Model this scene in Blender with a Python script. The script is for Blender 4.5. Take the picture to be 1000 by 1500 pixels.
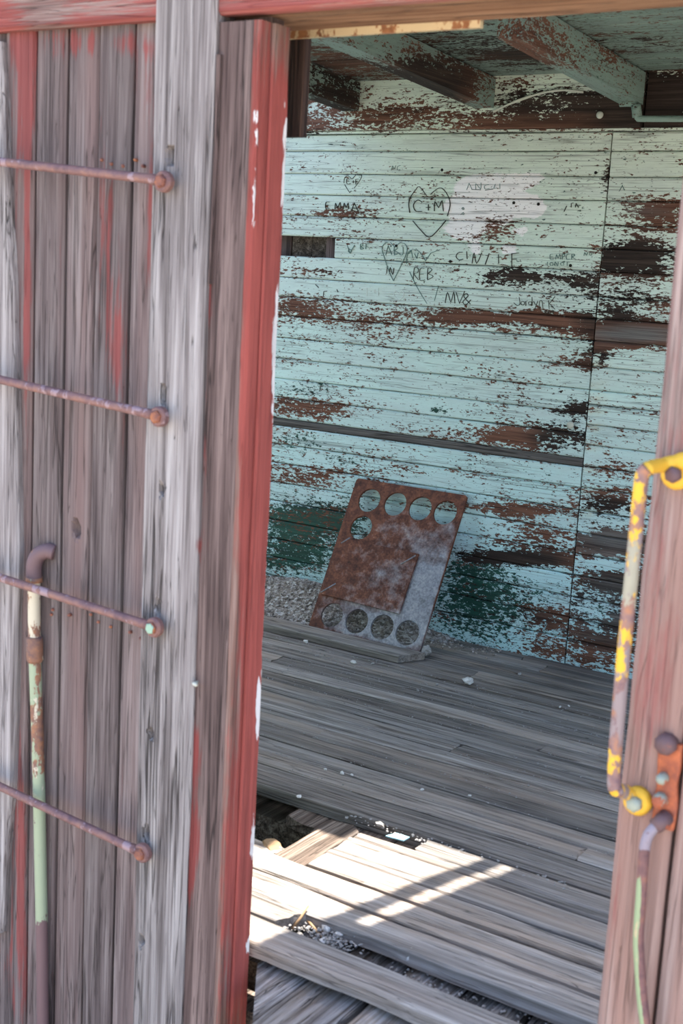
import bpy, bmesh, math, random
from mathutils import Vector, Matrix, noise as mnoise

for o in list(bpy.data.objects): bpy.data.objects.remove(o)
scene = bpy.context.scene
COL = scene.collection
rnd = random.Random(7)

# ------------------------------------------------------------------ camera
FPX, YAW, PITCH, ROLL = 1895.8, math.radians(32.808), math.radians(10.619), math.radians(3.208)
EYE = Vector((0, 0, 1.34))
_f0 = Vector((-math.sin(YAW), math.cos(YAW), 0)); _r = Vector((math.cos(YAW), math.sin(YAW), 0))
FWD = _f0*math.cos(PITCH) + Vector((0, 0, -math.sin(PITCH)))
_u = _r.cross(FWD)
RIGHT = _r*math.cos(ROLL) + _u*math.sin(ROLL)
UP = -_r*math.sin(ROLL) + _u*math.cos(ROLL)
cam = bpy.data.cameras.new('camera'); camo = bpy.data.objects.new('camera', cam); COL.objects.link(camo)
camo.matrix_world = Matrix(((RIGHT.x, UP.x, -FWD.x, EYE.x), (RIGHT.y, UP.y, -FWD.y, EYE.y), (RIGHT.z, UP.z, -FWD.z, EYE.z), (0, 0, 0, 1)))
cam.sensor_fit = 'VERTICAL'; cam.sensor_height = 36; cam.lens = FPX*36/1500
cam.clip_start = 0.05; cam.clip_end = 500
cam.dof.use_dof = True; cam.dof.focus_distance = 4.55; cam.dof.aperture_fstop = 6.0
scene.camera = camo

# ------------------------------------------------------------------ light
SUN_EL = math.radians(75)
SUN_AZ = Vector((-0.25, -0.968, 0)).normalized()            # the way the light travels, over the ground
SUN_DIR = (SUN_AZ*math.cos(SUN_EL) + Vector((0, 0, -math.sin(SUN_EL)))).normalized()
sl = bpy.data.lights.new('sun', 'SUN'); sl.energy = 6.0; sl.angle = math.radians(0.6); sl.color = (1.0, 0.945, 0.86)
so = bpy.data.objects.new('sun', sl); COL.objects.link(so); so.location = (0, 5, 12)
so.rotation_euler = SUN_DIR.to_track_quat('-Z', 'Y').to_euler()
world = bpy.data.worlds.new('sky'); scene.world = world; world.use_nodes = True
wt = world.node_tree; wt.nodes.clear()
sky = wt.nodes.new('ShaderNodeTexSky'); sky.sky_type = 'NISHITA'; sky.sun_disc = False
sky.sun_elevation = SUN_EL; sky.sun_rotation = math.radians(0); sky.dust_density = 2.0; sky.air_density = 1.0
bg = wt.nodes.new('ShaderNodeBackground'); bg.inputs['Strength'].default_value = 0.21
wo = wt.nodes.new('ShaderNodeOutputWorld')
wt.links.new(sky.outputs[0], bg.inputs[0]); wt.links.new(bg.outputs[0], wo.inputs[0])
vs = scene.view_settings
vs.view_transform = 'Standard'; vs.look = 'None'; vs.gamma = 1.0; vs.use_curve_mapping = False
vs.exposure = 1.7

# ------------------------------------------------------------------ pixel <-> place helpers
def ray(x, y): return RIGHT*((x-500)/FPX) - UP*((y-750)/FPX) + FWD
def onY(x, y, Y): d = ray(x, y); return EYE + d*(Y/d.y)
def onX(x, y, X): d = ray(x, y); return EYE + d*(X/d.x)
def onZ(x, y, Z): d = ray(x, y); return EYE + d*((Z-EYE.z)/d.z)
def proj(P):
    d = P-EYE; c = d.dot(FWD)
    return 500+FPX*d.dot(RIGHT)/c, 750-FPX*d.dot(UP)/c
def nz(x, y=0, z=0): return mnoise.noise(Vector((x+.137, y+.371, z+.719)))

# ------------------------------------------------------------------ materials
def lin(c):
    return tuple(((v/255)/12.92 if v/255 <= .04045 else ((v/255+.055)/1.055)**2.4) for v in c) + (1,)
LIN = lin
class NT:
    def __init__(s, name):
        s.m = bpy.data.materials.new(name); s.m.use_nodes = True; s.t = s.m.node_tree; s.t.nodes.clear()
        s.out = s.t.nodes.new('ShaderNodeOutputMaterial'); s.b = s.t.nodes.new('ShaderNodeBsdfPrincipled')
        s.t.links.new(s.b.outputs[0], s.out.inputs[0])
        s._pos = None
    def put(s, sock, v):
        if isinstance(v, bpy.types.NodeSocket): s.t.links.new(v, sock)
        else: sock.default_value = v
    def node(s, t, **k):
        n = s.t.nodes.new(t)
        for a, b in k.items(): setattr(n, a, b)
        return n
    def pos(s, obj=False):
        if obj: return s.node('ShaderNodeTexCoord').outputs['Object']
        if s._pos is None:
            g = s.node('ShaderNodeNewGeometry').outputs['Position']
            s._pos = g
        return s._pos
    def sc(s, v, k, off=0.0):
        m = s.node('ShaderNodeMapping'); s.t.links.new(v, m.inputs[0]); m.inputs['Scale'].default_value = k
        m.inputs['Location'].default_value = (off, off*1.7, off*.6); return m.outputs[0]
    def noise(s, v, scale=1, detail=5, rough=.6, dist=0):
        n = s.node('ShaderNodeTexNoise'); s.t.links.new(v, n.inputs['Vector']); n.inputs['Scale'].default_value = scale
        n.inputs['Detail'].default_value = detail; n.inputs['Roughness'].default_value = rough; n.inputs['Distortion'].default_value = dist
        return n.outputs['Fac']
    def cell(s, v, scale=1):
        n = s.node('ShaderNodeTexVoronoi', feature='F1'); s.t.links.new(v, n.inputs['Vector']); n.inputs['Scale'].default_value = scale
        q = s.node('ShaderNodeSeparateColor'); s.t.links.new(n.outputs['Color'], q.inputs[0]); return q.outputs[0]
    def math(s, op, a, b=0.0, clamp=False):
        n = s.node('ShaderNodeMath', operation=op, use_clamp=clamp); s.put(n.inputs[0], a); s.put(n.inputs[1], b); return n.outputs[0]
    def mix(s, f, a, b, mode='MIX'):
        n = s.node('ShaderNodeMix', data_type='RGBA', blend_type=mode); s.put(n.inputs[0], f); s.put(n.inputs[6], a); s.put(n.inputs[7], b); return n.outputs[2]
    def step(s, v, lo, hi, a=0.0, b=1.0):
        n = s.node('ShaderNodeMapRange'); s.put(n.inputs[0], v); s.put(n.inputs[1], lo); s.put(n.inputs[2], hi); s.put(n.inputs[3], a); s.put(n.inputs[4], b); return n.outputs[0]
    def attr(s, name):
        a = s.node('ShaderNodeAttribute', attribute_name=name); q = s.node('ShaderNodeSeparateColor'); s.t.links.new(a.outputs['Color'], q.inputs[0])
        return q.outputs[0], q.outputs[1], q.outputs[2]
    def rand(s): return s.node('ShaderNodeObjectInfo').outputs['Random']
    def ramp(s, f, pts):
        n = s.node('ShaderNodeValToRGB'); s.t.links.new(f, n.inputs[0]); e = n.color_ramp.elements
        while len(e) < len(pts): e.new(0.5)
        for q, (p, c) in zip(e, pts): q.position = p; q.color = c
        return n.outputs[0]
    def hsv(s, c, h=.5, sa=1.0, v=1.0):
        n = s.node('ShaderNodeHueSaturation'); s.put(n.inputs['Hue'], h); s.put(n.inputs['Saturation'], sa); s.put(n.inputs['Value'], v); s.put(n.inputs['Color'], c); return n.outputs[0]
    def done(s, col, rough=.85, bump=None, dist=.002, strength=.7, metal=0.0, spec=.25):
        s.put(s.b.inputs['Base Color'], col); s.put(s.b.inputs['Roughness'], rough); s.put(s.b.inputs['Metallic'], metal)
        s.b.inputs['Specular IOR Level'].default_value = spec
        if bump is not None:
            b = s.node('ShaderNodeBump'); s.t.links.new(bump, b.inputs['Height']); b.inputs['Distance'].default_value = dist; b.inputs['Strength'].default_value = strength
            s.t.links.new(b.outputs[0], s.b.inputs['Normal'])
        return s.m

def axis_scale(ax, along, across):
    return tuple(along if i == ax else across for i in range(3))
def grain(n, ax):
    """fine fibres, broad streaks, drying cracks (all 0..1)"""
    p = n.pos()
    r = n.math('MULTIPLY', n.rand(), 37.0)
    cmb = n.node('ShaderNodeCombineXYZ'); 
    for i in range(3):
        if i == ax: n.t.links.new(r, cmb.inputs[i])
    va = n.node('ShaderNodeVectorMath', operation='ADD'); n.t.links.new(p, va.inputs[0]); n.t.links.new(cmb.outputs[0], va.inputs[1]); p = va.outputs[0]
    fib = n.noise(n.sc(p, axis_scale(ax, 5, 260)), 1, 3, .6)
    mid = n.noise(n.sc(p, axis_scale(ax, 1.6, 55)), 1, 5, .62, .4)
    brd = n.noise(n.sc(p, axis_scale(ax, .9, 11)), 1, 4, .55)
    ck = n.noise(n.sc(p, axis_scale(ax, 1.0, 38), 5.3), 1, 3, .5, .3)
    ck = n.math('ABSOLUTE', n.math('SUBTRACT', ck, .5))
    sp = n.noise(n.sc(p, axis_scale(ax, 2.2, 9), 2.2), 1, 2, .5)
    wid = n.step(sp, .42, .68, 0.0, .030)
    crack = n.step(ck, 0.0, n.math('ADD', wid, .0005), 1.0, 0.0)
    ck2 = n.math('ABSOLUTE', n.math('SUBTRACT', n.noise(n.sc(p, axis_scale(ax, 2.6, 120), 9.1), 1, 2, .5, .2), .5))
    sp2 = n.noise(n.sc(p, axis_scale(ax, 5, 22), 7.7), 1, 2, .5)
    crack2 = n.step(ck2, 0.0, n.math('ADD', n.step(sp2, .45, .65, 0.0, .035), .0005), .75, 0.0)
    crack = n.math('MAXIMUM', crack, crack2)
    return fib, mid, brd, crack

def weathered(name, ax, dark, base, light, crackc=(38, 31, 28), tint=.12, paint=None, paint2=None, bumpd=.0025, warm=None, crk=.9, pop=.8, mul=1.0, con=.14, ckf=1.0):
    lin = lambda c: tuple(v*mul for v in LIN(c)[:3])+(1,)
    """bare weathered wood, with paint remains where the wear attribute says so (R first paint, G second paint, B dark stain and darker tone)"""
    n = NT(name)
    fib, mid, brd, crack = grain(n, ax)
    v = n.math('ADD', n.math('MULTIPLY', fib, .35), n.math('MULTIPLY', mid, .65))
    col = n.ramp(v, [(.49-con, lin(dark)), (.49, lin(base)), (.49+con, lin(light))])
    if warm: col = n.mix(n.step(brd, .45, .68, 0, .75), col, lin(warm))
    v2 = n.math('ADD', n.step(brd, .3, .7, 1-tint, 1+tint), n.math('MULTIPLY', n.math('SUBTRACT', n.rand(), .5), tint*2))
    col = n.hsv(col, v=v2)
    col = n.mix(n.math('MULTIPLY', crack, crk*ckf), col, lin(crackc))
    R, G, B = n.attr('wear')
    h = n.math('SUBTRACT', n.math('ADD', n.math('MULTIPLY', fib, .35), n.math('MULTIPLY', mid, .6)), n.math('MULTIPLY', crack, .9))
    if paint:
        q = n.noise(n.sc(n.pos(), axis_scale(ax, 10, 150), 3.1), 1, 7, .72)
        q2 = n.math('ADD', n.math('MULTIPLY', q, .6), n.math('MULTIPLY', mid, .4))
        thr = n.step(R, 0, 1, .25, .78)
        msk = n.step(n.math('SUBTRACT', thr, q2), -.06, .07, 0, 1)
        pc = n.mix(n.step(mid, .35, .65), lin(tuple(int(c*.82) for c in paint)), lin(paint))
        col = n.mix(n.math('MULTIPLY', msk, pop), col, pc)
        h = n.math('ADD', h, n.math('MULTIPLY', msk, .2))
        if paint2:
            q3 = n.noise(n.sc(n.pos(), axis_scale(ax, 25, 120), 8.8), 1, 5, .65)
            m2 = n.step(n.math('SUBTRACT', n.step(G, 0, 1, .22, .8), q3), 0, .03, 0, 1)
            col = n.mix(m2, col, lin(paint2))
    st = n.math('MULTIPLY', B, n.step(brd, .25, .6, 1.0, .55))
    col = n.mix(st, col, lin((40, 33, 30)))
    return n.done(col, .88, h, bumpd, .8)

def peeling(name, ax=0, paint_hi=(212, 222, 205), paint_lo=(188, 220, 221), zlo=.3, zhi=1.75, across=(1, 1, 1)):
    """mint paint flaking off boards. wear: R bare fraction, G how dark the bare wood is, B dark green undercoat; wear2: R white paint, G grey weathering, B rust stain"""
    n = NT(name)
    fib, mid, brd, crack = grain(n, ax)
    p = n.pos()
    R, G, B = n.attr('wear'); W, GY, RU = n.attr('wear2')
    # flake field: soft noise drawn out along the board plus blocky chips
    a = n.noise(n.sc(p, axis_scale(ax, 26, 80)), 1, 9, .66, .1)
    big = n.noise(n.sc(p, axis_scale(ax, 7, 22), 6.0), 1, 3, .5)
    fn = n.noise(n.sc(p, axis_scale(ax, 75, 190), 12.0), 1, 4, .6)
    a = n.math('ADD', n.math('MULTIPLY', n.math('SUBTRACT', n.math('ADD', n.math('MULTIPLY', fn, .36), n.math('ADD', n.math('MULTIPLY', a, .42), n.math('MULTIPLY', big, .22))), .5), 2.3), .5)
    c1 = n.cell(n.sc(p, axis_scale(ax, 70, 190)))
    c2 = n.cell(n.sc(p, axis_scale(ax, 140, 300), 4.0))
    f = n.math('ADD', n.math('MULTIPLY', a, .80), n.math('ADD', n.math('MULTIPLY', c1, .13), n.math('MULTIPLY', c2, .07)))
    thr = n.step(R, 0, 1, .22, .80)
    bare = n.step(n.math('SUBTRACT', thr, f), -.004, .006, 0, 1)
    # dark green undercoat shows around and instead of the wood
    gthr = n.step(B, 0, 1, .20, .82)
    a2 = n.noise(n.sc(p, axis_scale(ax, 40, 95), 9.0), 1, 8, .7)
    a2 = n.math('ADD', n.math('MULTIPLY', n.math('SUBTRACT', a2, .5), 1.7), .5)
    f2 = n.math('ADD', n.math('MULTIPLY', a2, .8), n.math('MULTIPLY', c2, .2))
    green = n.step(n.math('SUBTRACT', gthr, f2), -.004, .006, 0, 1)
    # paint
    sx = n.node('ShaderNodeSeparateXYZ'); n.t.links.new(p, sx.inputs[0])
    tz = n.step(sx.outputs[2], zlo, zhi, 0, 1)
    pc = n.mix(tz, lin(paint_lo), lin(paint_hi))
    pv = n.noise(n.sc(p, axis_scale(ax, 3, 14), 1.0), 1, 6, .6)
    pc = n.hsv(pc, sa=n.step(pv, .3, .7, .8, 1.15), v=n.math('ADD', n.step(pv, .3, .7, .90, 1.06), n.math('MULTIPLY', n.math('SUBTRACT', n.rand(), .5), .08)))
    fine = n.noise(n.sc(p, axis_scale(ax, 30, 420), 1.0), 1, 3, .6)
    pc = n.hsv(pc, v=n.step(fine, .3, .7, .93, 1.05))
    wm = n.step(n.math('ADD', W, n.math('MULTIPLY', n.math('SUBTRACT', a, .5), .5)), .46, .54, 0, .92)
    pc = n.mix(wm, pc, lin((248, 242, 240)))
    ru = n.math('MULTIPLY', RU, n.step(a2, .35, .6, 1, .4))
    pc = n.mix(n.math('MULTIPLY', ru, .8), pc, lin((196, 168, 110)))
    pc = n.mix(n.math('MULTIPLY', crack, .55), pc, lin((60, 52, 46)))
    # wood
    v = n.math('ADD', n.math('MULTIPLY', fib, .4), n.math('MULTIPLY', mid, .6))
    wb = n.ramp(v, [(.32, lin((68, 43, 34))), (.5, lin((106, 72, 57))), (.68, lin((136, 98, 80)))])
    wd = n.ramp(v, [(.32, lin((26, 20, 18))), (.5, lin((48, 38, 33))), (.68, lin((78, 64, 55)))])
    wg = n.ramp(v, [(.32, lin((62, 58, 56))), (.5, lin((98, 94, 91))), (.68, lin((128, 124, 120)))])
    dsel = n.step(n.math('ADD', G, n.math('MULTIPLY', n.math('SUBTRACT', brd, .5), 1.0)), .3, .7, 0, 1)
    wood = n.mix(dsel, wb, wd)
    wood = n.mix(n.step(n.math('ADD', GY, n.math('MULTIPLY', n.math('SUBTRACT', mid, .5), .6)), .3, .7, 0, 1), wood, wg)
    wood = n.mix(n.math('MULTIPLY', crack, .8), wood, lin((22, 18, 16)))
    gr = n.mix(n.step(mid, .35, .65), lin((16, 44, 38)), lin((38, 84, 72)))
    col = n.mix(green, pc, gr)
    col = n.mix(bare, col, wood)
    h = n.math('SUBTRACT', n.math('MULTIPLY', fib, .25), n.math('MULTIPLY', crack, .5))
    h = n.math('SUBTRACT', h, n.math('MULTIPLY', bare, .8)); h = n.math('SUBTRACT', h, n.math('MULTIPLY', green, .3))
    rough = n.step(bare, 0, 1, .55, .9)
    return n.done(col, rough, h, .0016, .8, spec=.3)

def rusty(name, paints=(), base=(112, 74, 62), orange=(158, 92, 52), darkc=(62, 42, 44), scale=1.0, metal=.25, pal=None):
    """rusted iron with remains of paint; wear R,G = amount of the first and second paint"""
    n = NT(name); p = n.pos()
    a = n.noise(n.sc(p, (60*scale,)*3), 1, 7, .68); b = n.noise(n.sc(p, (22*scale,)*3, 3.0), 1, 5, .6)
    col = n.ramp(n.math('ADD', n.math('MULTIPLY', a, .6), n.math('MULTIPLY', b, .4)), [(.34, lin(darkc)), (.5, lin(base)), (.66, lin(orange))])
    R, G, B = n.attr('wear'); h = a
    for sock, pcol, off in zip((R, G, B), paints, (1.0, 6.0, 11.0)):
        q = n.noise(n.sc(p, (55*scale, 55*scale, 30*scale), off), 1, 7, .65)
        m = n.step(n.math('SUBTRACT', n.step(sock, 0, 1, .22, .80), q), -.01, .02, 0, 1)
        col = n.mix(m, col, lin(pcol)); h = n.math('ADD', h, n.math('MULTIPLY', m, .4))
    return n.done(col, .62, h, .0012, .6, metal, spec=.4)

M = {}; MUL = .72
M['siding'] = weathered('weathered_siding', 2, (70, 59, 60), (117, 104, 102), (155, 144, 141), paint=(156, 76, 72), tint=.16, warm=(120, 98, 94), mul=.80, con=.16, ckf=.8)
M['greywood'] = weathered('silver_grey_wood', 2, (96, 88, 86), (152, 144, 142), (196, 190, 187), paint=(158, 72, 66), tint=.10, bumpd=.004, mul=MUL)
M['jambwood'] = weathered('brown_jamb_wood', 2, (66, 52, 50), (108, 90, 86), (146, 126, 120), paint=(156, 66, 62), paint2=(140, 186, 170), tint=.12, mul=MUL)
M['redtrim'] = weathered('red_painted_trim', 2, (92, 62, 56), (134, 104, 94), (166, 144, 134), paint=(172, 85, 77), paint2=(232, 228, 226), tint=.06, pop=.95, mul=.84, con=.2, ckf=.5)
M['redbeam'] = weathered('red_painted_beam', 0, (96, 74, 70), (136, 108, 102), (170, 150, 142), paint=(172, 84, 78), tint=.06, mul=MUL)
M['soffit'] = weathered('tan_beam_wood', 0, (104, 70, 46), (150, 112, 84), (182, 146, 116), tint=.08, mul=MUL)
M['rightpost'] = weathered('pinkish_post_wood', 2, (100, 80, 76), (150, 128, 121), (192, 174, 166), paint=(168, 96, 92), tint=.08, warm=(152, 118, 106), pop=.6, mul=.86, con=.2, ckf=.5)
M['floorwood'] = weathered('grey_floor_wood', 0, (80, 73, 68), (138, 130, 123), (182, 175, 168), tint=.30, warm=(136, 119, 104), bumpd=.003, con=.19, ckf=.75)
M['crosswood'] = weathered('eroded_deck_wood', 1, (66, 58, 52), (124, 116, 110), (186, 180, 176), tint=.2, warm=(116, 98, 80), bumpd=.007)
M['darkwood'] = weathered('dark_brown_wood', 2, (34, 26, 24), (58, 44, 40), (84, 66, 58))
M['subwood'] = weathered('brown_subfloor_wood', 1, (50, 42, 36), (98, 84, 74), (146, 132, 120), tint=.2)
M['paint'] = peeling('peeling_mint_paint')
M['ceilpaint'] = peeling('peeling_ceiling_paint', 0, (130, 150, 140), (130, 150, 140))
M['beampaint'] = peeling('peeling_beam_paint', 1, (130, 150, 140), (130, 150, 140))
M['iron'] = rusty('rusted_iron_rod', ((146, 124, 128),), base=(120, 90, 88), orange=(140, 104, 90), darkc=(92, 70, 74))
M['bolt'] = rusty('rusted_bolt', ((140, 170, 150),), base=(132, 84, 68), orange=(176, 114, 66), darkc=(84, 58, 60))
M['pipe'] = rusty('green_painted_pipe', ((148, 160, 134), (192, 184, 164), (108, 86, 88)), base=(132, 96, 78), orange=(164, 112, 76), darkc=(92, 74, 76), scale=.8)
M['yellow'] = rusty('yellow_painted_iron', ((222, 176, 58), (142, 128, 128), (160, 156, 138)), base=(140, 110, 104), orange=(186, 124, 74), darkc=(96, 76, 90), scale=.8)
M['latch'] = rusty('orange_rusted_latch', ((104, 82, 84), (150, 158, 146)), base=(158, 88, 62), orange=(196, 112, 70), darkc=(112, 66, 60), scale=1.0)

def mat_plain(name, c, rough=.8, var=.1, scale=40):
    n = NT(name); a = n.noise(n.sc(n.pos(), (scale,)*3), 1, 5, .6)
    return n.done(n.hsv(lin(c), v=n.step(a, .3, .7, 1-var, 1+var)), rough, a, .001, .4)
M['scratch'] = mat_plain('scratched_line', (62, 64, 58))
M['pencil'] = mat_plain('pencil_line', (112, 138, 132))
M['chalk'] = mat_plain('chalk_line', (214, 222, 216))
M['knob'] = mat_plain('pale_knob', (190, 192, 178))
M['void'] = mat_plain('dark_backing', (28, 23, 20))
def mat_stone():
    n = NT('gravel_stone'); r = n.noise(n.sc(n.pos(), (75,)*3), 1, 2, .5); c = n.cell(n.sc(n.pos(), (90,)*3))
    col = n.ramp(c, [(0, lin((108, 98, 90))), (.45, lin((150, 138, 128))), (.8, lin((180, 170, 162))), (1, lin((206, 200, 194)))])
    return n.done(n.hsv(col, v=n.step(r, .3, .7, .85, 1.15)), .9)
M['stone'] = mat_stone()
M['white_stone'] = mat_plain('pale_stone', (206, 202, 196), .8, .14, 90)
M['grey_stone'] = mat_plain('grey_stone', (150, 146, 142), .85, .2, 120)
M['twig'] = mat_plain('dry_twig', (150, 122, 92))
M['tarp'] = mat_plain('blue_chip', (150, 196, 206), .5)
def mat_ground():
    n = NT('desert_ground'); a = n.noise(n.sc(n.pos(), (3,)*3), 1, 8, .65); b = n.noise(n.sc(n.pos(), (60,)*3), 1, 4, .6)
    col = n.ramp(a, [(.3, lin((146, 136, 124))), (.7, lin((184, 173, 160)))])
    return n.done(n.hsv(col, v=n.step(b, .3, .7, .85, 1.12)), .95, b, .01, .6)
M['ground'] = mat_ground()

# ------------------------------------------------------------------ object helpers
WL = {}                                                      # world position of every object that parents others
def link(o, parent=None, loc=(0, 0, 0)):
    COL.objects.link(o); loc = Vector(loc); WL[o.name] = loc.copy()
    if parent is not None:
        o.parent = parent; o.location = loc-WL[parent.name]
    else: o.location = loc
    return o
def tag(o, label=None, cat=None, group=None, kind=None):
    if label: o['label'] = label
    if cat: o['category'] = cat
    if group: o['group'] = group
    if kind: o['kind'] = kind
    return o
def empty(name, loc, **k):
    o = bpy.data.objects.new(name, None); o.empty_display_size = .05; link(o, None, loc); return tag(o, **k)
def mesh_obj(name, verts, faces, mat, parent=None, loc=None, attrs=None, smooth=False):
    if loc is None: loc = sum((Vector(v) for v in verts), Vector())/len(verts)
    loc = Vector(loc)
    me = bpy.data.meshes.new(name); me.from_pydata([Vector(v)-loc for v in verts], [], faces); me.update()
    if attrs:
        for an, vals in attrs.items():
            at = me.color_attributes.new(an, 'FLOAT_COLOR', 'POINT')
            flat = []
            for v in vals: flat += [v[0], v[1], v[2], 1.0]
            at.data.foreach_set('color', flat)
    if smooth: me.polygons.foreach_set('use_smooth', [True]*len(me.polygons))
    if mat is not None: me.materials.append(M[mat] if isinstance(mat, str) else mat)
    return link(bpy.data.objects.new(name, me), parent, loc)
X, Y, Z = Vector((1, 0, 0)), Vector((0, 1, 0)), Vector((0, 0, 1))

def plank(name, parent, mat, O, U, V, L, W, T, nu=8, nv=1, disp=None, e0=None, e1=None, end0=None, end1=None, wear=None, wear2=None, bev=.003, seed=0):
    """a board: front corner O, length L along U, width W along V, thickness T behind the front (U x V points out)."""
    O = Vector(O); U = Vector(U).normalized(); V = Vector(V).normalized(); N = U.cross(V)
    prof = [(0, -T), (0, -bev)] + [((bev+(W-2*bev)*j/nv)/W, 0) for j in range(nv+1)] + [(1, -bev), (1, -T)]
    nc = len(prof); vs_, w1, w2 = [], [], []
    for i in range(nu+1):
        for vf, w in prof:
            u0 = end0(vf) if end0 else 0.0; u1 = L+(end1(vf) if end1 else 0.0)
            u = u0+(u1-u0)*i/nu
            a = e0(u) if e0 else 0.0; b = W+(e1(u) if e1 else 0.0)
            v = a+(b-a)*vf
            d = disp(u, v) if (disp and w > -T) else 0.0
            P = O+U*u+V*v+N*(w+d)
            vs_.append(P)
            if wear: w1.append(wear(P, vf))
            if wear2: w2.append(wear2(P, vf))
    fs = []
    for i in range(nu):
        for j in range(nc):
            k = (j+1) % nc
            fs.append((i*nc+j, (i+1)*nc+j, (i+1)*nc+k, i*nc+k))
    fs.append(tuple(range(nc))); fs.append(tuple(nu*nc+j for j in reversed(range(nc))))
    at = {}
    if wear: at['wear'] = w1
    if wear2: at['wear2'] = w2
    return mesh_obj(name, vs_, fs, mat, parent, O, at)
def box(name, mat, a, b, parent=None, wear=None):
    x0, y0, z0 = a; x1, y1, z1 = b
    v = [(x, y, z) for x in (x0, x1) for y in (y0, y1) for z in (z0, z1)]
    f = [(0, 1, 3, 2), (4, 6, 7, 5), (0, 4, 5, 1), (2, 3, 7, 6), (0, 2, 6, 4), (1, 5, 7, 3)]
    return mesh_obj(name, v, f, mat, parent, None, {'wear': [wear]*8} if wear else None)
def tube(name, mat, pts, rad, parent=None, seg=10, wear=None, caps=True, up=Vector((.31, .52, .79)), flat=1.0, loc=None):
    pts = [Vector(p) for p in pts]; rads = rad if isinstance(rad, (list, tuple)) else [rad]*len(pts)
    vs_, fs, at = [], [], []
    side = None
    for i, p in enumerate(pts):
        t = (pts[min(i+1, len(pts)-1)]-pts[max(i-1, 0)]).normalized()
        s = up.cross(t) if side is None else side-t*side.dot(t)
        s.normalize(); side = s; q = t.cross(s)
        for k in range(seg):
            a = 2*math.pi*k/seg
            vs_.append(p+(s*math.cos(a)+q*math.sin(a)*flat)*rads[i])
            if wear: at.append(wear(vs_[-1]))
    for i in range(len(pts)-1):
        for k in range(seg):
            l = (k+1) % seg
            fs.append((i*seg+k, i*seg+l, (i+1)*seg+l, (i+1)*seg+k))
    if caps: fs.append(tuple(reversed(range(seg)))); fs.append(tuple((len(pts)-1)*seg+k for k in range(seg)))
    return mesh_obj(name, vs_, fs, mat, parent, loc or pts[0], {'wear': at} if wear else None, smooth=True)
def smooth_path(ps, n=6):
    ps = [Vector(p) for p in ps]; out = []
    for i in range(len(ps)-1):
        p0 = ps[max(i-1, 0)]; p1 = ps[i]; p2 = ps[i+1]; p3 = ps[min(i+2, len(ps)-1)]
        for k in range(n):
            t = k/n
            out.append(.5*((2*p1)+(p2-p0)*t+(2*p0-5*p1+4*p2-p3)*t*t+(3*p1-p0-3*p2+p3)*t**3))
    out.append(ps[-1]); return out
def stone_mesh(verts, faces, c, r, rng, squash=.7):
    base = len(verts); t = (1+5**.5)/2
    ico = [(-1, t, 0), (1, t, 0), (-1, -t, 0), (1, -t, 0), (0, -1, t), (0, 1, t), (0, -1, -t), (0, 1, -t), (t, 0, -1), (t, 0, 1), (-t, 0, -1), (-t, 0, 1)]
    F = [(0, 11, 5), (0, 5, 1), (0, 1, 7), (0, 7, 10), (0, 10, 11), (1, 5, 9), (5, 11, 4), (11, 10, 2), (10, 7, 6), (7, 1, 8), (3, 9, 4), (3, 4, 2), (3, 2, 6), (3, 6, 8), (3, 8, 9), (4, 9, 5), (2, 4, 11), (6, 2, 10), (8, 6, 7), (9, 8, 1)]
    rot = Matrix.Rotation(rng.uniform(0, 6.3), 3, 'Z') @ Matrix.Rotation(rng.uniform(-.5, .5), 3, 'X')
    st = Vector((rng.uniform(.75, 1.3), rng.uniform(.7, 1.1), squash*rng.uniform(.7, 1.2)))
    for v in ico:
        q = Vector(v).normalized()*r*rng.uniform(.75, 1.15)
        q = rot @ Vector((q.x*st.x, q.y*st.y, q.z*st.z)); verts.append(Vector(c)+q)
    faces.extend(tuple(base+i for i in f) for f in F)
def blob(px, py, L):
    r = [0.0]*6
    for (cx, cy, rx, ry, amt, ch) in L:
        d = ((px-cx)/rx)**2+((py-cy)/ry)**2
        if d < 6: r[ch] += amt*math.exp(-d)
    return r
def cl(v): return max(0.0, min(1.0, v))

# ================================================================== SETTING
WB = 4.20                    # inside face of the far wall
DF = 1.85                    # outside face of the door jamb
DS = 1.872                   # outside face of the siding
X0, X1 = -5.2, 2.4           # inside ends of the car
CEIL = lambda y: 2.02 + .0588*(WB-y) if y > 3.03 else 2.02 + .0588*(WB-3.03) - .0588*(3.03-y)

ground = mesh_obj('ground', [(-60, -60, -.85), (60, -60, -.85), (60, 60, -.85), (-60, 60, -.85)], [(0, 1, 2, 3)], 'ground', None, (0, 0, -.85)); tag(ground, 'dry sandy ground around the car', 'ground', kind='structure')

# ---- far wall: narrow boards, a butt joint at X=-1.723
SEAMS = [1.838, 1.775, 1.692, 1.614, 1.534, 1.456, 1.380, 1.296, 1.222, 1.148, 1.060, .979, .898, .824, .739, .709, .636, .558, .480, .402, .324, .246, .168, .090, -.012]
XJ = -1.723
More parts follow.
